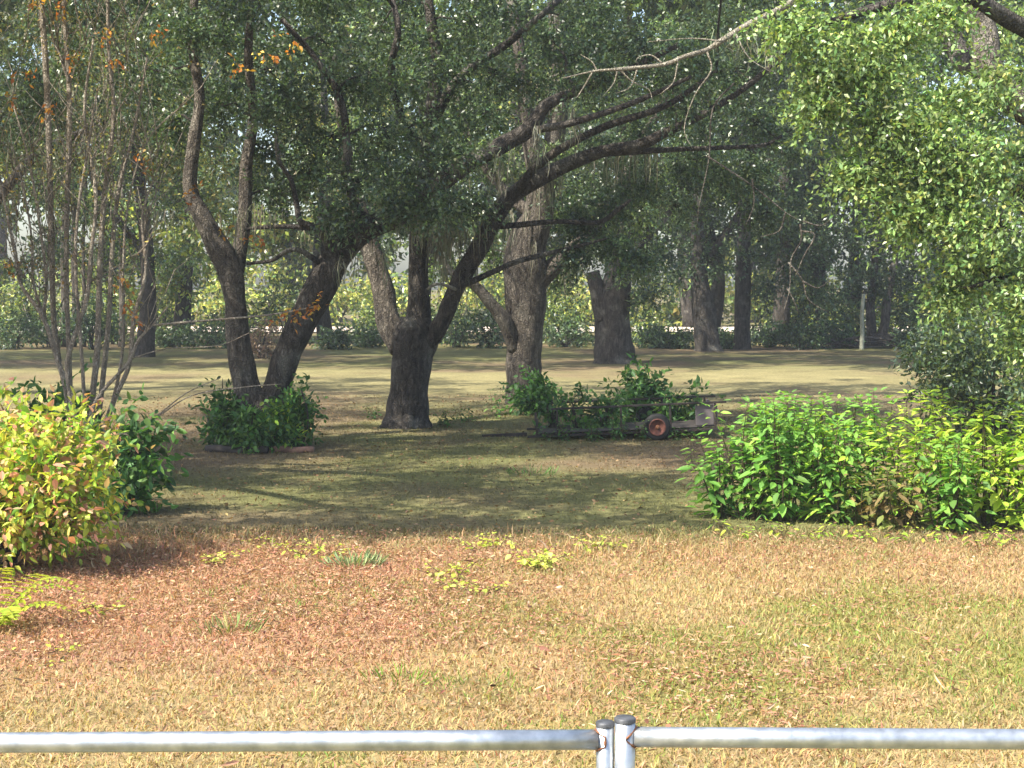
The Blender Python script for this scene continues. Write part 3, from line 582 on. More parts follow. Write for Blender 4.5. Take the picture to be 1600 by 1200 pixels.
def bushy(name, label, base, rx, h, L, ratio, pal, n, key=None, nobj=0, wts=None, group=None, mat=None, cat='shrub', nst=9, ry=None, droop=.2, bottom=.0):
    """dense rounded shrub: stems fanning out, sprays of leaves through the whole volume"""
    base = np.array([base[0], base[1], gz(base[0], base[1]) - .02]); e = empty(name, base, label, cat, group); tb = Tubes(); mat = mat or M_LEAF; ry = ry or rx
    c = base + np.array([0, 0, h * (.5 + bottom)]); nb = 26
    lob = nrm(rng.normal(size=(nb, 3))) * (.55 + .5 * rng.random((nb, 1))) * np.array([rx, ry, h * .5 * (1 - bottom)]) * .85
    spots = c + lob; spots[:, 2] = np.maximum(spots[:, 2], .08)
    for q in spots[:nst + 6]:
        Q, rr = smooth_line([base + rng.normal(size=3) * np.array([.08, .08, 0]) * rx, (base + q) / 2 + np.array([0, 0, .1 * h]), q], [.012 + .008 * h, .009 + .005 * h, .004], 4); tb.add(Q, rr, 5)
    tb.build('stems', M_TWIG, e, base)['kind'] = 'stuff'
    rad = .36 * min(rx, h * .6); m_ = 7; ns = max(1, n // (nb * m_))
    P, D, N, Ll, W, C = spray_leaves(spots, rad, ns, m_, L * 3, L, L * ratio, pal, wts, droop, .9)
    k0 = P[:, 2] > .02; P, D, N, Ll, W, C = P[k0], D[k0], N[k0], Ll[k0], W[k0], C[k0]
    if nobj:
        s_ = -(P[:, 1] - base[1]) / ry + .6 * (P[:, 2] - base[2]) / h + rng.normal(size=len(P)) * .25
        vis = np.abs(P[:, 0]) < P[:, 1] * .335
        s_[~vis] -= 5
        o_ = np.argsort(-s_); k = o_[:nobj]; r = o_[nobj:]
        leaf_objects(e, base, P[k], D[k], N[k], Ll[k], leaf_meshes(key, pal, ratio, mat))
        P, D, N, Ll, W, C = P[r], D[r], N[r], Ll[r], W[r], C[r]
    leaves('foliage', P, D, N, Ll, W, C, mat, e, base, L > .07); return e

# big yellow-red bush at the left
LIME = [(.42, .52, .06), (.50, .54, .09), (.28, .44, .06), (.55, .50, .12), (.58, .27, .18), (.18, .34, .06), (.58, .40, .24)]
bushy('turning_bush', 'big sunlit lime-yellow bush with reddish leaves at the left edge', (-3.80, 11.35, 0), .88, 1.34, .072, .50, LIME, 9000, 'lime', 280, [5, 4, 4.5, 2.4, 2.8, 3, 2.8], None, M_SOFT, ry=.7)
GRN = [(.06, .15, .04), (.085, .19, .045), (.05, .12, .04), (.13, .24, .055)]
g0 = gnd(200, 815)
bushy('leafy_shrub', 'dark green leafy shrub directly behind the lime-yellow bush', (g0[0] - .14, g0[1] + .4, 0), .27, 1.08, .10, .5, GRN, 1500, 'grn', 90, None, None, M_SOFT)
g0 = gnd(90, 720)
bushy('leafy_shrub', 'dark shrub round the foot of the bare-stemmed shrub at left', (at(85, 640, 16)[0], 16.2, 0), .5, 1.2, .10, .5, GRN, 1500, 'grn', 60, None, None, M_SOFT)
# shrubs ringing the double trunk
ring = [(350, 702, .34, .78, 'dark shrub at the left of the ring around the V-shaped trunk'), (392, 706, .30, .66, 'low dark shrub in front of the V-shaped trunk'),
        (434, 704, .26, .62, 'shrub with one sunlit yellow-green shoot before the V-shaped trunk'), (462, 700, .24, .95, 'taller shrub at the right of the ring around the V-shaped trunk'), (347, 690, .2, 1.0, 'thin leafy shoot rising left of the V-shaped trunk')]
for i, (px, py, r_, h_, lb) in enumerate(ring):
    g0 = gnd(px, py); pal = GRN if i != 2 else GRN + [(.30, .42, .05)]
    bushy('leafy_shrub', lb, g0, r_ * .7, h_, .085, .5, pal, 1300 if i < 4 else 350, 'grn' if i != 2 else 'grny', 45, None, 'shrubs ringing the double trunk', M_SOFT)
# weeds round the centre oak
for px, py, h_, n_, lb in [(585, 655, .24, 4, 'small weed left of the centre oak'), (694, 668, .30, 7, 'low leafy weed at the right foot of the centre oak'), (728, 660, .26, 6, 'weed in the grass between the centre oak and the pale oak'), (772, 655, .5, 3, 'thin upright sprig beside the pale oak')]:
    erect_plant('weed', lb, gnd(px, py), h_, n_, .2, .09, .5, GRN, 'grn', 24, 'weeds under the oaks', cat='weed')
# growth in and round the trailer
tv = [(835, 648, .34, .62, 1400, 'dense green bush at the foot of the pale forked oak'), (862, 680, .2, .75, 350, 'thin sprig at the left end of the trailer'), (905, 684, .24, .66, 300, 'open leafy shoots in the left half of the trailer'),
      (945, 690, .26, .70, 560, 'leafy shoots rising through the middle of the trailer'), (1000, 672, .38, .98, 1500, 'tallest green bush growing up through the trailer'), (1055, 676, .32, .58, 900, 'dark bush behind the red trailer wheel'), (1084, 672, .14, .74, 220, 'single leafy shoot at the right end of the trailer')]
for px, py, r_, h_, n_, lb in tv:
    g0 = gnd(px, py); bushy('leafy_shrub', lb, (g0[0], max(g0[1], 21.75) if px > 850 else g0[1], 0), r_, h_, .10, .5, GRN, n_, 'grn', 30, None, 'shrubs growing through the trailer', M_SOFT)
for px, h_, n_, lb in [(880, .34, 6, 'leafy sprig before the left end of the trailer'), (925, .40, 8, 'leafy shoots leaning on the trailer rail left of centre'), (965, .45, 9, 'dense shoots before the middle post of the trailer'), (1000, .36, 7, 'shoots just left of the red trailer wheel'), (1062, .26, 7, 'low shoots right of the red trailer wheel'), (1090, .2, 6, 'low dark shoots below the trailer side panel'), (850, .3, 5, 'low sprig by the trailer drawbar')]:
    erect_plant('weed', lb, (at(px, 690, 20.95)[0], 20.93 + .06 * rng.random(), 0), h_ * .85, max(3, n_ * 2 // 3), .14, .07, .5, GRN, 'grn', 16, 'shoots along the trailer side', cat='weed')
erect_plant('weed', 'pale weed on the lawn left of the green shrub bank', gnd(1090, 735), .28, 4, .2, .10, .4, [(.25, .33, .06), (.2, .3, .06)], 'pale', 30, cat='weed')

# the shrub bank at the right
BR = [(.15, .32, .06), (.20, .39, .07), (.12, .26, .055), (.27, .44, .075)]
YL = [(.38, .52, .06), (.31, .47, .06), (.45, .56, .08), (.22, .39, .055)]
BN = [(.20, .24, .06), (.24, .18, .08), (.13, .18, .05), (.3, .22, .1)]
bank = [(1128, 812, .72, 8, BR, 'br', 'low left end plant of the green shrub bank'), (1170, 815, 1.02, 11, BR, 'br', 'tall dense green plant at the left of the shrub bank'),
        (1225, 818, 1.05, 11, BR, 'br', 'broad green plant, second tall one in the shrub bank'), (1270, 800, 1.0, 9, BR, 'br', 'green plant set back behind the front of the shrub bank'),
        (1300, 822, .95, 10, BR + YL[:1], 'bry', 'plant with a sunlit yellow-green shoot in the middle of the shrub bank'), (1350, 805, 1.02, 9, BR, 'br', 'dark green plant behind the brown stems of the bank'),
        (1352, 828, .52, 5, BN, 'bn', 'dying brownish plant in the middle of the shrub bank'), (1412, 830, .6, 6, BN, 'bn', 'brown-stemmed half-dead plant in front of the tall pointed shoots'),
        (1420, 815, 1.08, 6, YL, 'yl', 'tall pointed yellow-green shoot with bare stem in the bank'), (1480, 836, .78, 10, BR, 'br', 'leafy green plant low at the right of the shrub bank'),
        (1500, 822, 1.05, 7, YL, 'yl', 'bright pointed shoots right of the brown patch'), (1545, 828, 1.06, 8, YL, 'yl', 'bright yellow-green plant with two spires in the bank'), (1600, 836, 1.0, 9, YL, 'yl', 'brightest yellow-green plant cut by the right edge'), (1665, 830, 1.0, 9, YL, 'yl', 'yellow-green plant just past the right edge'), (1730, 822, .95, 9, BR, 'br', 'green plant at the far right end of the bank, outside the frame')]
for px, py, h_, n_, pal, key, lb in bank:
    erect_plant('leafy_shrub', lb, gnd(px, py - 6), h_ * 1.1, n_ + 5, .35, .15, .44, pal, key, 100, 'plants of the shrub bank', dens=1.15)
for i, (px, py) in enumerate([(1150, 838), (1215, 838), (1275, 842), (1330, 842), (1395, 846), (1460, 846), (1530, 850), (1580, 848)]):
    erect_plant('weed', 'low yellow-green weed at the foot of the shrub bank, ' + ORD[i] + ' from the left', gnd(px, py), .16, 4, .22, .08, .5, YL, 'yl', 14, 'weeds along the shrub bank', cat='weed')

# ------------------------------------------------------------------ small weeds in the sunny lawn
SW = [(.46, .54, .08), (.54, .58, .12), (.38, .48, .07), (.58, .56, .16)]
for px, py, h_, n_, lb in [(705, 900, .12, 4, 'bright lime weed in the russet litter, left one of the pair'), (735, 925, .10, 6, 'broad lime-leaved weed low in the russet litter'), (500, 868, .13, 6, 'pale lime weed beside the blue-green grass tuft'),
                           (345, 880, .09, 6, 'lime weed patch near the shade line on the left'), (930, 862, .12, 5, 'lime weed near the shade line right of centre'), (150, 965, .14, 3, 'star-shaped lime weed beside the fern'), (75, 1035, .08, 4, 'small lime weed near the left edge of the litter'),
                           (430, 858, .1, 4, 'small weed on the shade line left of the tuft'), (760, 858, .12, 5, 'weed on the shade line at mid lawn'), (845, 885, .16, 7, 'yellow-green weeds thickening right of the lime pair')]:
    erect_plant('weed', lb, gnd(px, py), h_, n_ * 2, .28, .065, .7, SW, 'sw', 60, 'lime weeds in the sunny lawn', cat='weed')
def tuft(px, py, n, h_, c, lb, sp_=.14):
    g0 = gnd(px, py); th = rng.random(n) * 6.28; r_ = sp_ * rng.random(n) ** .5; P = np.stack([g0[0] + np.cos(th) * r_ * 1.4, g0[1] + np.sin(th) * r_, 0 * th], 1)
    D = np.stack([np.cos(th) * .6, np.sin(th) * .6, .9 + 0 * th], 1) + rng.normal(size=(n, 3)) * .25
    e = leaves('grass_tuft', P, D, rng.normal(size=(n, 3)), h_ * (.5 + .7 * rng.random(n)), .006 * (.7 + .6 * rng.random(n)), pick(n, c), M_GRASS, None, (0, 0, 0), True); del e['kind']
    tag(e, lb, 'grass tuft', 'grass tufts in the lawn')
tuft(553, 885, 130, .13, [(.26, .36, .17), (.32, .40, .20)], 'blue-green grass tuft near the shade line')
tuft(360, 990, 60, .12, [(.20, .26, .09), (.27, .3, .12)], 'dark green grass tuft in the russet litter')
tuft(625, 1065, 40, .09, [(.15, .26, .04), (.2, .3, .05)], 'small bright green grass tuft in the litter')
tuft(745, 1070, 40, .07, [(.15, .24, .04)], 'green grass tuft nearest the gate posts', .18)
tuft(830, 742, 50, .12, [(.10, .22, .06)], 'green tuft in the shaded lawn before the trailer', .2)
# fern
fb = gnd(-12, 985); fe = empty('fern', fb, 'bright yellow-green fern at the left edge below the bush', 'fern')
for i, (az, le, ri) in enumerate([(.25, .52, .24), (-.15, .5, .16), (.9, .45, .28), (1.7, .5, .3), (2.8, .5, .25), (-.9, .4, .16), (.05, .55, .30)]):
    t_ = np.linspace(0, 1, 16); hd = np.array([np.cos(az), np.sin(az), 0]); Pm = np.array([0, 0, .02]) + hd * (le * t_)[:, None] + np.array([0, 0, 1.0]) * (ri * np.sin(t_ * 2.3))[:, None]
    tb = Tubes(); tb.add(Pm, .003 * (1 - .8 * t_), 4); rac = tb.build('frond', M_STEM, fe)
    P, D, N, Lf = [], [], [], []
    sd_ = np.array([-np.sin(az), np.cos(az), 0])
    for k in range(1, 16):
        for s_ in (-1, 1):
            P.append(Pm[k]); D.append(sd_ * s_ + hd * .35 + rng.normal(size=3) * .06); N.append(np.array([0, 0, 1.0]) + hd * .3); Lf.append(.13 * (1 - t_[k]) ** .6 + .012)
    o_ = leaves('leaflets', np.array(P), np.array(D), np.array(N), np.array(Lf), np.full(len(P), .030), pick(len(P), [(.36, .44, .05), (.42, .46, .06)], None, .1), M_SOFT, rac, (0, 0, 0), True)

# ------------------------------------------------------------------ bare crape myrtle
MY = Tree('bare_multistem_shrub', 'bare many-stemmed shrub with pale peeling stems and a few orange leaves', at(135, 690, 16) * np.array([1, 1, 0]), cat='shrub', bark=M_MYRT); YM = 16.0
st = [[(118, 700, 12), (101, 600, 11), (91, 566, 10), (67, 495, 9), (34, 447, 7), (24, 400, 6), (10, 330, 5), (-10, 230, 4)],
      [(92, 566, 11), (84, 500, 11), (81, 400, 11), (77, 240, 11), (72, 110, 12), (64, 0, 11), (58, -80, 9)],
      [(128, 700, 11), (105, 580, 10), (122, 510, 9), (136, 464, 9), (142, 400, 8), (150, 300, 7), (132, 180, 6), (146, 60, 4)],
      [(140, 700, 14), (145, 616, 12), (152, 549, 12), (155, 447, 11), (158, 380, 11), (165, 287, 9), (178, 180, 8), (170, 84, 7), (168, -20, 6)],
      [(150, 690, 10), (160, 600, 10), (170, 500, 10), (175, 400, 9), (185, 300, 8), (210, 200, 6), (230, 90, 4)],
      [(132, 690, 9), (152, 623, 8), (199, 569, 7), (216, 532, 6), (238, 508, 4), (262, 480, 3)],
      [(152, 700, 11), (179, 623, 10), (202, 569, 9), (209, 498, 9), (228, 424, 7), (222, 340, 5), (240, 280, 3)],
      [(112, 650, 9), (105, 480, 9), (104, 350, 10), (108, 236, 10), (108, 135, 10), (101, 34, 8), (98, -60, 7)],
      [(108, 130, 7), (95, 90, 5), (82, 60, 4)], [(67, 495, 7), (72, 440, 6), (62, 350, 5), (45, 250, 4), (20, 160, 3)], [(70, 500, 6), (52, 440, 5), (48, 360, 4), (30, 260, 3)],
      [(135, 690, 8), (128, 560, 7), (118, 420, 7), (122, 330, 6), (138, 230, 5), (150, 150, 4)], [(160, 690, 8), (190, 560, 6), (192, 430, 5), (200, 320, 4), (230, 220, 3), (290, 160, 3)]]
for i, s_ in enumerate(st):
    MY.limb('stem', [(q[0], q[1], q[2] * .82, .25 * math.sin(i * 2.1)) for q in s_], YM, 8, .03, None, 5)
for i in range(400):   # fine twigs fanning upwards
    k = rng.integers(len(MY.sk)); a_ = MY.sk[k]
    if a_[2] < 1.6: continue
    Ln = rng.uniform(.3, 1.0); d = nrm(np.array([rng.normal() * .45, rng.normal() * .35, 1.0])); n = 4; t_ = np.linspace(0, 1, n)[:, None]
    P = a_ + d * Ln * t_ + np.cumsum(rng.normal(size=(n, 3)) * .04, 0) * (t_ > 0); MY.tw.add(P, .0065 * (1 - .75 * t_[:, 0]), 4)
    if i < 260: MY.sk += list(P[1:]); MY.sr += [.004] * (n - 1)
MY.tw.build('twigs', M_MYRT, MY.o, MY.base)['kind'] = 'stuff'
for pts in [[(160, 690, 4), (230, 660, 4), (290, 615, 3), (345, 590, 2)], [(175, 690, 4), (240, 655, 4), (300, 618, 3), (380, 605, 3), (440, 600, 2)], [(205, 560, 4), (260, 545, 3), (340, 540, 2), (390, 520, 2)]]:
    MY.limb('side_shoot', [(q[0], q[1], q[2] * .6, -.2) for q in pts], YM, 6, 0, None, 6)
OR = [(.50, .20, .04), (.55, .28, .06), (.42, .15, .04), (.5, .38, .08)]
Pa, ra = [], []
for px, py, r_, y_ in [(200, 440, 9, 15.9), (205, 470, 10, 15.9), (208, 500, 9, 15.9), (480, 482, 12, 15.6), (462, 488, 12, 15.6), (495, 478, 9, 15.6), (448, 493, 9, 15.6), (300, 300, 9, 15.8), (10, 425, 12, 15.8), (30, 112, 9, 15.6), (15, 155, 7, 15.6), (80, 165, 8, 15.6), (170, 60, 10, 15.7), (60, 3, 10, 15.7), (240, 50, 14, 16), (450, 62, 12, 16), (420, 90, 14, 16), (370, 100, 12, 16), (90, 10, 8, 15.8), (180, 95, 7, 15.8), (400, 370, 9, 15.8), (355, 360, 10, 15.8), (115, 95, 9, 16), (220, 250, 6, 16)]:
    Pa.append(at(px, py, y_)); ra.append(r_ * y_ / F)
aa = spray_leaves(Pa, ra, 4, 5, .10, .055, .03, OR, None, .4); leaves('orange_leaves', *aa, M_SOFT, MY.o, MY.base)
MY.limb('side_shoot', [(238, 508, 4), (330, 500, 3), (420, 492, 3), (498, 478, 2)], YM - .4, 6, 0)
Pa = [MY.sk[k] for k in rng.integers(0, len(MY.sk), 260)]; Pa = [q for q in Pa if q[2] > 2.2]
aa = spray_leaves(Pa, .16, 2, 4, .14, .045, .024, OLIVE + [(.34, .24, .07)], None, .3); leaves('sparse_leaves', *aa, M_SOFT, MY.o, MY.base)

# ------------------------------------------------------------------ right oak: sunlit boughs
Rr = Tree('oak_tree', 'oak at the right whose sunlit yellow-green boughs hang into the frame', (7.6, 15.2, 0)); b0 = Rr.base
Rr.limb3('trunk', [b0 + (0, 0, -.2), b0 + (0, 0, .5), b0 + (-.1, 0, 2), b0 + (-.35, 0, 3.6), b0 + (-.5, .1, 5.5), b0 + (-.4, .2, 8)], [.62, .46, .40, .36, .26, .14], 16, .05)
Rr.limb3('limb', [b0 + (-.3, 0, 3), at(1590, 160, 15), at(1538, 50, 15.1), at(1515, -20, 15.1), at(1480, -160, 15)], [.22, .15, .125, .11, .07], 12, .05, M_BARKP)  # sunlit limb, light painted in with the paler bark
Rr.limb3('limb', [b0 + (-.3, .1, 3.4), at(1560, 120, 15.8), at(1490, 70, 16), at(1440, 5, 16), at(1370, -120, 16)], [.2, .14, .11, .1, .06], 10, .05)
Rr.limb3('limb', [b0 + (-.2, 0, 2.8), at(1640, 300, 14.4), at(1560, 290, 13.6), at(1470, 270, 13.2), at(1390, 250, 13), at(1330, 268, 12.9)], [.16, .10, .06, .04, .028, .012], 8)
Rr.limb3('limb', [b0 + (-.2, 0, 4), at(1640, 60, 14), at(1500, -10, 13.4), at(1380, 10, 13.1), at(1280, 40, 13), at(1215, 60, 13)], [.16, .09, .06, .045, .03, .012], 8)
Rr.limb3('limb', [b0 + (-.2, -.1, 2.4), at(1660, 420, 13.8), at(1590, 430, 13), at(1510, 450, 12.8)], [.12, .06, .035, .012], 8)
Rr.limb3('dead_limb', [b0 + (-.4, 0, 5), at(1330, -60, 15.4), at(1235, 5, 15.1), at(1171, 37, 15), at(1127, 64, 15), at(1104, 78, 15), at(1070, 88, 14.9), at(1036, 101, 14.9), at(969, 108, 14.8), at(930, 111, 14.8), at(880, 122, 14.8)], [.12, .06, .034, .028, .026, .024, .023, .020, .017, .011, .004], 7, .10, M_DEAD)
tw = Tubes()
for pts in [[(1127, 64), (1075, 58), (1010, 64)], [(1036, 101), (1015, 92), (1000, 88), (990, 100)], [(969, 108), (955, 130), (940, 152)], [(969, 108), (990, 125), (1010, 140), (1018, 152)], [(935, 111), (925, 95), (905, 90)], [(1000, 105), (985, 135), (962, 145)], [(1104, 78), (1110, 110), (1085, 150), (1070, 200), (1082, 235)],
            [(930, 111), (910, 140), (900, 155)], [(1060, 92), (1050, 130), (1030, 150)], [(1150, 50), (1170, 90), (1200, 110)]]:
    Q, rr = smooth_line([at(a_ + rng.normal() * 2, b_ + rng.normal() * 2, 14.9) for a_, b_ in pts], np.linspace(.010, .003, len(pts)), 4); tw = Tubes(); tw.add(Q, rr, 5); tw.build('dead_twig', M_DEAD, Rr.o, Rr.base)
tw = Tubes()   # grey dead spray hanging further back
for pts in [[(1150, 130), (1115, 170), (1110, 240), (1095, 320), (1092, 345)], [(1110, 240), (1171, 287), (1229, 331), (1252, 346)], [(1252, 346), (1250, 370), (1235, 410), (1228, 450), (1222, 490)], [(1250, 360), (1275, 368), (1258, 400), (1245, 430)], [(1235, 410), (1250, 440), (1265, 470), (1300, 490)], [(1228, 450), (1240, 470), (1250, 490)], [(1250, 440), (1280, 455), (1295, 440)],
            [(1252, 346), (1280, 350), (1310, 338)], [(1229, 331), (1215, 360), (1190, 370)], [(1171, 287), (1180, 320), (1165, 350)]]:
    Q, rr = smooth_line([at(a_ + rng.normal() * 3, b_ + rng.normal() * 3, 18.5) for a_, b_ in pts], np.linspace(.013, .004, len(pts)), 4); tw = Tubes(); tw.add(Q, rr, 5); tw.build('hanging_dead_twig', M_BARKP, Rr.o, Rr.base)
Rr.clumps_px([(1250, 35, 50), (1320, 60, 55), (1285, 120, 42), (1360, 120, 46), (1280, 165, 26), (1400, 40, 50), (1430, 200, 66, -.2), (1395, 270, 48), (1340, 268, 30), (1480, 160, 55), (1560, 120, 60, -.3), (1530, 240, 75, -.4), (1455, 325, 55, -.2), (1420, 340, 34),
              (1560, 350, 70, -.4), (1532, 418, 44), (1490, 455, 16), (1598, 455, 46, -.3), (1612, 530, 30, -.2), (1370, 190, 34), (1620, 250, 70), (1630, 400, 70), (1500, 300, 55), (1460, 250, 50), (1470, 20, 30), (1680, 150, 70, .4), (1690, 320, 70, .4), (1760, 220, 80, .8), (1750, 420, 70, .6), (1700, 40, 70, .5)], 13, 7)
Rr.clumps_px([(1570, 40, 60, 3), (1400, 100, 50, 4)], 14.5, 6)
for i in range(26):
    Rr.clump([rng.uniform(4.5, 12), rng.uniform(13.5, 20), rng.uniform(6, 9)], rng.uniform(.8, 1.2), 5)
Rr.moss([at(px, py, 15.2) for px, py in [(1170, 40), (1180, 60), (1150, 60), (1190, 80)]], 9, .35, .15)
Rr.crown(20, 9, .28, .052, .026, [(.15, .25, .085), (.21, .31, .105), (.29, .38, .14), (.10, .18, .065), (.36, .39, .11)], [3, 4, 3, 2, .7])
g0 = gnd(1540, 655)
bushy('leafy_shrub', 'dark green spreading shrub in shade below the sunlit boughs at right', (at(1560, 600, 20.5)[0], 20.8, 0), 1.15, 1.75, .08, .5, OAK + [(.14, .18, .04)], 9000, nst=14)
bushy('leafy_shrub', 'dark bush at the right end of the lawn beside the brush pile', (at(1500, 560, 34)[0], 34, 0), 1.3, 2.0, .10, .5, OAK, 6000, nst=12)

# ------------------------------------------------------------------ left oak out of frame: its crown shades the lawn
Lo = Tree('oak_tree', 'oak left of the frame, only its overhanging shade and upper boughs reach in', (-9.6, 16.2, 0)); b0 = Lo.base
Lo.limb3('trunk', [b0 + (0, 0, -.2), b0 + (0, 0, .5), b0 + (.1, 0, 2), b0 + (.3, 0, 4), b0 + (.5, .1, 6), b0 + (.4, .2, 8.5)], [.62, .46, .40, .34, .24, .12], 14, .05)
for q in [(-5, 11.6, 5.8), (-3.2, 13.4, 6.2), (-8, 11, 6), (-6, 15, 6.5), (-4.5, 17, 6.6), (-11, 12.5, 6.3)]:
    q = np.array(q); s_ = b0 + (.3, 0, 3.6); Lo.limb3('limb', [s_, (s_ + q) / 2 + (0, 0, 1.0), q], [.2, .13, .04], 8)
k = 0
while k < 125:
    c = np.array([rng.uniform(-12, -1.3), rng.uniform(9.4, 18.5), rng.uniform(5.3, 7.6)]); gx = c[0] + SH[0] * c[2]; gy = c[1] + SH[1] * c[2]
    if gy < 13.2 + .3 * rng.normal() or gx > 1.5 + .25 * (gy - 13) or blocks_sun(c, .9): continue
    if c[2] < 2.1 + .1875 * c[1] + 1.0 and abs(c[0]) < .36 * c[1]: continue
    Lo.clump(c, rng.uniform(.7, 1.05), 5); k += 1
Lo.crown(16, 8, .32, .11, .06, OAK)

#SECTION_THINGS
# ------------------------------------------------------------------ low undergrowth at the lawn's far edge
ug = [(20, .9, 1.6, 'pale undergrowth bush at the far left of the lawn edge'), (80, 1., 1.5, 'undergrowth bush behind the leftmost bare stems'), (145, 1., 1.5, 'undergrowth bush between the bare stems at the lawn edge'), (270, .9, 1.4, 'undergrowth bush right of the far dark trunk'), (325, .8, 1.3, 'undergrowth bush left of the V-shaped trunk'),
      (520, .8, .9, 'low dark undergrowth between the double trunk and centre oak'), (575, .8, 1.3, 'leafy undergrowth left of the centre oak'), (715, .9, 1.5, 'undergrowth bush right of the centre oak at the lawn edge'), (765, .8, 1.3, 'undergrowth bush left of the pale forked oak'), (885, .8, 1.1, 'undergrowth bush left of the stubbed trunk'),
      (1020, .9, 1.0, 'undergrowth bush right of the stubbed trunk'), (1062, .7, .9, 'low bush left of the flared grey trunk'), (1135, .5, .55, 'small low bush between the flared and slim trunks'), (1200, .9, 1.0, 'undergrowth bush right of the slim straight trunk'), (1255, .9, 1.1, 'leafy undergrowth left of the lichen post'), (1310, .8, .9, 'undergrowth bush beside the lichen post'), (1430, .9, 1.3, 'undergrowth bush right of the brush pile')]
for i, (px, r_, h_, lb) in enumerate(ug):
    Y_ = 53.5 + rng.uniform(-.8, 1.5); bushy('undergrowth_bush', lb, (at(px, 500, Y_)[0], Y_, 0), r_ * rng.uniform(.8, 1.4), h_ * rng.uniform(.55, 1.35), .13, .55, OAK + OAKB[3:4], 1300, group='undergrowth along the lawn edge', nst=7)
for i, px in enumerate([-20, 50, 180, 250, 380, 450, 590, 690, 880, 1000, 1230, 1270, 1330, 1400, 1460]):
    Y_ = 58 + rng.uniform(-.8, 1.5); bushy('undergrowth_bush', 'taller bush in the second row behind the lawn edge, ' + (ORD + ['seventeenth', 'eighteenth', 'nineteenth'])[i] + ' from the left', (at(px, 500, Y_)[0], Y_, 0), 1.1, rng.uniform(1.2, 3.2), .15, .55, OAK + OAKB[:3] + [(.34, .38, .09)], 1500, group='second row of undergrowth', nst=7)
for i, px in enumerate(np.linspace(40, 1400, 15)):
    Y_ = 85 + rng.uniform(-1, 1.5); bushy('sunlit_bush', 'sunlit yellow-green bush beyond the bright sunlit ground, ' + ORD[i] + ' from the left', (at(px, 480, Y_)[0], Y_, 0), 2.0, rng.uniform(2.0, 4.5), .24, .55, OAKB + [(.40, .44, .09), (.48, .47, .14), (.40, .44, .09)], 1500, group='sunlit bushes beyond the track', nst=7)
bushy('dried_bush', 'brown dried bush seen in the fork of the V-shaped trunk', (at(408, 530, 46)[0], 46, 0), .75, 1.1, .10, .4, [(.20, .13, .09), (.26, .18, .12), (.14, .1, .07)], 1800)
# slim far saplings on the left
for i, (px, wd, lb) in enumerate([(115, 7, 'slim pale far trunk, left one of two behind the bare stems'), (131, 6, 'slim sunlit far trunk, right one of two behind the bare stems'), (100, 11, 'greyish far trunk behind the leftmost bare stems'), (190, 9, 'slim grey far trunk left of the far dark trunk')]):
    tq = Tree('slender_tree', lb, gnd(px, 549) * np.array([1.08, 1.08, 0]), bark=M_BARKP); Y_ = tq.base[1]
    tq.limb('trunk', [(px, 545, wd * 1.3), (px + 1, 480, wd), (px - 1, 380, wd * .9), (px + 4, 250, wd * .7), (px, 120, wd * .4)], Y_, 8, .03)
    tq.clumps_px([(px + rng.normal() * 25, py, 36) for py in (300, 250, 190, 140, 90)], Y_, 4); tq.crown(8, 7, .5, .15, .075, OAKB + OLIVE)
# lichen-grey post and brush pile
gp = gnd(1346, 546); tb = Tubes(); P, r_ = smooth_line([(0, 0, -.1), (.02, 0, .6), (.0, 0, 1.2), (.05, 0, 1.9)], [.085, .075, .07, .06], 4); tb.add(P, r_, 8, .04)
po = empty('old_post', gp, 'pale lichen-covered post standing at the lawn edge left of the brush pile', 'post'); tb.build('shaft', M_POST, po)
tb = Tubes(); tb.add([(.05, 0, 1.9), (.06, 0, 1.97), (.07, 0, 1.99)], [.062, .05, .02], 8); tb.build('broken_top', M_BARKP, po)
gp = gnd(1385, 545); gp[1] += .6; bp = empty('brush_pile', gp, 'pile of grey-brown cut branches at the right of the lawn edge', 'brush pile')
for i in range(60):
    c = rng.normal(size=3) * np.array([1.1, .35, 0]); c[2] = .08 + .35 * rng.random() * max(0, 1 - abs(c[0]) / 2.2); th = rng.normal() * .6; L_ = rng.uniform(.6, 1.6)
    d = np.array([np.cos(th), np.sin(th), rng.normal() * .15]) * L_ / 2; tb = Tubes(); P, r_ = smooth_line([c - d, c + rng.normal(size=3) * .06, c + d], [.035, .03, .012], 3); P[:, 2] = np.maximum(P[:, 2], .02); tb.add(P, r_, 5); tb.build('branch', M_BARKP, bp)

# ------------------------------------------------------------------ timber edging before the double trunk
def log(name, a_, b_, r_, mat, lb):
    a_ = np.array(a_); b_ = np.array(b_); e = empty(name, (a_ + b_) / 2, lb, 'log'); tb = Tubes(); t_ = np.linspace(0, 1, 9)[:, None]
    P = a_ * (1 - t_) + b_ * t_ + np.array([0, 0, r_ * .7]); P[:, 2] += .01 * np.sin(t_[:, 0] * 9); tb.add(P, np.full(9, r_), 9, .10); tb.build('wood', mat, e, (a_ + b_) / 2)
log('edging_log', gnd(322, 706), gnd(418, 708), .05, M_DARKLOG, 'dark rotten log edging the shrub ring at its left')
log('edging_log', gnd(425, 706), gnd(490, 707), .045, M_LOG, 'reddish weathered log edging the shrub ring at its right')
gh = gnd(472, 703); tb = Tubes(); an = np.linspace(0, 1, 14); P = np.stack([.10 * np.sin(an * 3.0) , 0 * an, .78 * an], 1) + np.array([-.02, 0, 0]); tb.add(P, np.full(14, .011), 6)
e = empty('bent_wire', gh, 'thin dark bent rod standing at the right of the shrub ring', 'rod'); tb.build('rod', M_TRAIL, e)
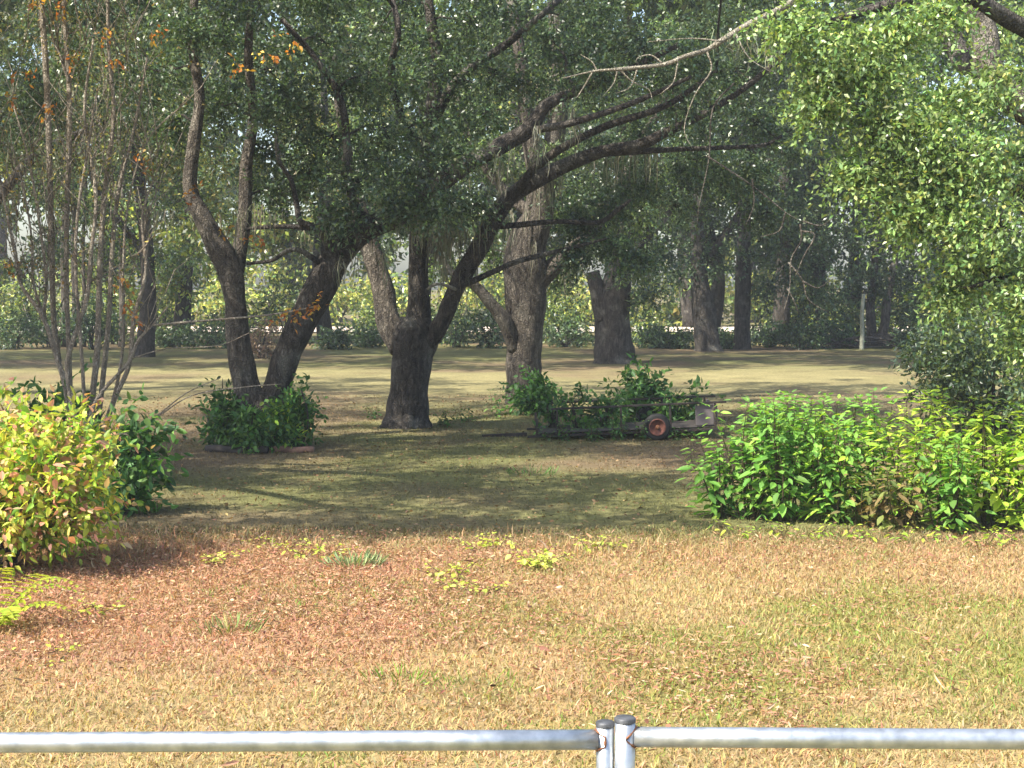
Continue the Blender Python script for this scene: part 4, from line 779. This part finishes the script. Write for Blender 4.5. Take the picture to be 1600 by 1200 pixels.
tb = Tubes(); tb.add([(0, 0, 0), (.01, 0, .2), (-.01, 0, .42)], [.02, .02, .018], 6); e = empty('short_stake', gnd(327, 700), 'short dark stake at the left of the shrub ring', 'stake'); tb.build('shaft', M_DARKLOG, e)

# ------------------------------------------------------------------ abandoned trailer
def boxv(a_, b_):
    (x0, y0, z0), (x1, y1, z1) = a_, b_
    V = [(x0, y0, z0), (x1, y0, z0), (x1, y1, z0), (x0, y1, z0), (x0, y0, z1), (x1, y0, z1), (x1, y1, z1), (x0, y1, z1)]
    return V, [(0, 3, 2, 1), (4, 5, 6, 7), (0, 1, 5, 4), (1, 2, 6, 5), (2, 3, 7, 6), (3, 0, 4, 7)]
def box(name, a_, b_, mat, par, bev=.004):
    V, Fc = boxv(a_, b_); o = mesh_py(name, V, Fc, mat, par); md = o.modifiers.new('bevel', 'BEVEL'); md.width = bev; md.segments = 2; return o
Ytr = 21.1; x0 = at(865, 660, Ytr)[0]; x1 = at(1122, 660, Ytr)[0]; Lt = x1 - x0
tr = empty('utility_trailer', (x0, Ytr, .05), 'abandoned low dark utility trailer overgrown with green shoots', 'trailer'); tr.rotation_euler = (0, -math.atan(.095 / Lt), 0)
hT = .40; Wd = 1.15
for yy in (0, Wd):
    box('top_rail', (-.02, yy - .018, hT - .028), (Lt + .13, yy + .018, hT), M_TRAIL, tr)
    box('bottom_rail', (-.36, yy - .018, .0), (Lt + .02, yy + .018, .032), M_TRAIL, tr)
    for xx in (.06, .94, 1.62, Lt - .03): box('post', (xx - .014, yy - .012, .034), (xx + .014, yy + .012, hT - .030), M_TRAIL, tr)
    box('front_post', (-.24, yy - .016, .034), (-.205, yy + .016, .26), M_TRAIL, tr)
for xx in (-.2, .5, 1.2, 1.9): box('cross_member', (xx, .022, .004), (xx + .05, Wd - .022, .044), M_TRAIL, tr)
for i in range(6): box('floor_plank', (-.18, .03 + i * .183, .046), (Lt - .02, .03 + i * .183 + .176, .060), M_DARKLOG, tr)
box('side_panel', (Lt - .30, .02, .075), (Lt - .05, .034, hT - .05), M_PLY, tr)
box('tail_panel', (Lt - .012, .02, .075), (Lt + .006, Wd - .02, hT - .05), M_PLY, tr)
box('tongue', (-1.0, Wd / 2 - .03, -.03), (-.36, Wd / 2 + .03, .02), M_TRAIL, tr)
def lathe(name, prof, mat, par, loc, n=28):
    V = []; Fc = []
    for (r_, y_) in prof:
        for j in range(n): V.append((r_ * math.cos(j * 2 * math.pi / n), y_, r_ * math.sin(j * 2 * math.pi / n)))
    for i in range(len(prof) - 1):
        for j in range(n): k = (j + 1) % n; Fc.append((i * n + j, (i + 1) * n + j, (i + 1) * n + k, i * n + k))
    Fc.append(tuple(range(n))); Fc.append(tuple((len(prof) - 1) * n + j for j in range(n))[::-1]); o = mesh_py(name, V, Fc, mat, par, True); o.location = loc; return o
xw = at(1027, 672, Ytr - .1)[0] - x0
for yy, sg in ((-.12, -1), (Wd + .12, 1)):
    wz = .135
    ty = lathe('wheel', [(.10, -.055), (.155, -.065), (.178, -.05), (.186, -.02), (.186, .02), (.178, .05), (.155, .065), (.10, .055)], M_TYRE, tr, (xw, yy, wz - .045)); ty['label'] = 'black tyre with a faded red rim'
    rim = lathe('rim', [(.0, sg * .045), (.05, sg * .045), (.055, sg * .03), (.085, sg * .028), (.095, sg * .06), (.112, sg * .072), (.118, sg * .066)], M_RIM, ty, (0, 0, 0))
    hub = lathe('hub', [(.0, sg * .09), (.03, sg * .085), (.035, sg * .04)], M_RUST, ty, (0, 0, 0), 16)
tb = Tubes(); tb.add([(xw, -.1, .115), (xw, Wd + .1, .115)], [.02, .02], 8); tb.build('axle', M_TRAIL, tr)

# ------------------------------------------------------------------ pipe gate
YG_ = 3.64; zr = at(800, 1158, YG_)[2]
def tube_obj(name, P, r_, mat, par, sides=20):
    tb = Tubes(); P, rr = smooth_line(P, [r_] * len(P), 6); tb.add(P, rr, sides); return tb.build(name, mat, par)
def gate(name, lb, xs_, sgn, dia_post, ztop, pr, yoff, rail_z0, rail_z1):
    e = empty(name, (xs_, YG_ + yoff, 0), lb, 'gate', 'pipe gate leaves'); Lg = 2.2 * sgn
    ra = .0245
    rl = tube_obj('top_rail', [(sgn * (pr - .004), 0, rail_z0), (Lg, 0, rail_z1)], ra, M_GALV, e)
    tube_obj('bottom_rail', [(sgn * (pr - .004), 0, .16), (Lg, 0, .16)], ra, M_GALV, e)
    tube_obj('middle_rail', [(sgn * (pr - .004), 0, .58), (Lg, 0, .58)], ra, M_GALV, e)
    pst = tube_obj('end_post', [(0, 0, .08), (0, 0, ztop)], pr, M_GALV, e, 24)
    tube_obj('hinge_post', [(Lg, 0, .08), (Lg, 0, rail_z1 + .05)], pr, M_GALV, e, 24)
    n = 24; V = []; Fc = []
    prof = [(pr + .0012, ztop - .006), (pr + .0015, ztop + .003), (pr * .92, ztop + .006), (pr * .5, ztop + .0065)]
    for (r_, z_) in prof:
        for j in range(n): V.append((r_ * math.cos(j * 6.28319 / n), r_ * math.sin(j * 6.28319 / n), z_))
    for i in range(3):
        for j in range(n): k = (j + 1) % n; Fc.append((i * n + j, i * n + k, (i + 1) * n + k, (i + 1) * n + j))
    Fc.append(tuple(3 * n + j for j in range(n))); mesh_py('cap', V, Fc, M_CAP, pst, True)
    # lumpy rusty weld where the rail meets the post
    for zz in (rail_z0, .58, .16):
        an = np.linspace(0, 2 * np.pi, 37); yy = ra * 1.02 * np.cos(an); zz_ = ra * 1.02 * np.sin(an)
        xx = np.sqrt(np.maximum(pr ** 2 - yy ** 2, 0)) * sgn + sgn * .001
        tb = Tubes(); P = np.stack([xx, yy, zz + zz_], 1); tb.add(P, .0016 + .0026 * rng.random(37) ** 2, 6, 0.25, False); tb.build('weld', M_RUST, e)
    return e
xl = at(946, 1140, YG_)[0]; xr = at(976.5, 1140, YG_)[0]
zl = at(946, 1133, YG_)[2]; zrt = at(976, 1124, YG_)[2]
gate('pipe_gate', 'left galvanised pipe gate leaf with the shorter thinner end post', xl, -1, 0, zl, .0215, .012, at(930, 1158, YG_)[2], at(-650, 1165, YG_)[2])
gate('pipe_gate', 'right galvanised pipe gate leaf with the taller thicker end post', xr, 1, 0, zrt, .0248, 0, at(995, 1151.5, YG_)[2], at(2425, 1160, YG_)[2])

# ------------------------------------------------------------------ light haze under the trees
V, Fc = boxv((-140, -12, -1.2), (140, 125, 26)); hz = bpy.data.meshes.new('haze'); hz.from_pydata(V, [], Fc); ho = bpy.data.objects.new('haze', hz); col.objects.link(ho)
m = bpy.data.materials.new('haze'); m.use_nodes = True; t = m.node_tree; t.nodes.remove(t.nodes['Principled BSDF']); pv = nd(t, 'ShaderNodeVolumePrincipled')
pv.inputs['Color'].default_value = (.86, .93, 1, 1); pv.inputs['Density'].default_value = 0.0010; pv.inputs['Anisotropy'].default_value = 0.2
t.links.new(pv.outputs[0], t.nodes['Material Output'].inputs['Volume']); hz.materials.append(m)
tag(ho, 'thin pale haze hanging in the air under the trees', 'haze', None, 'stuff')
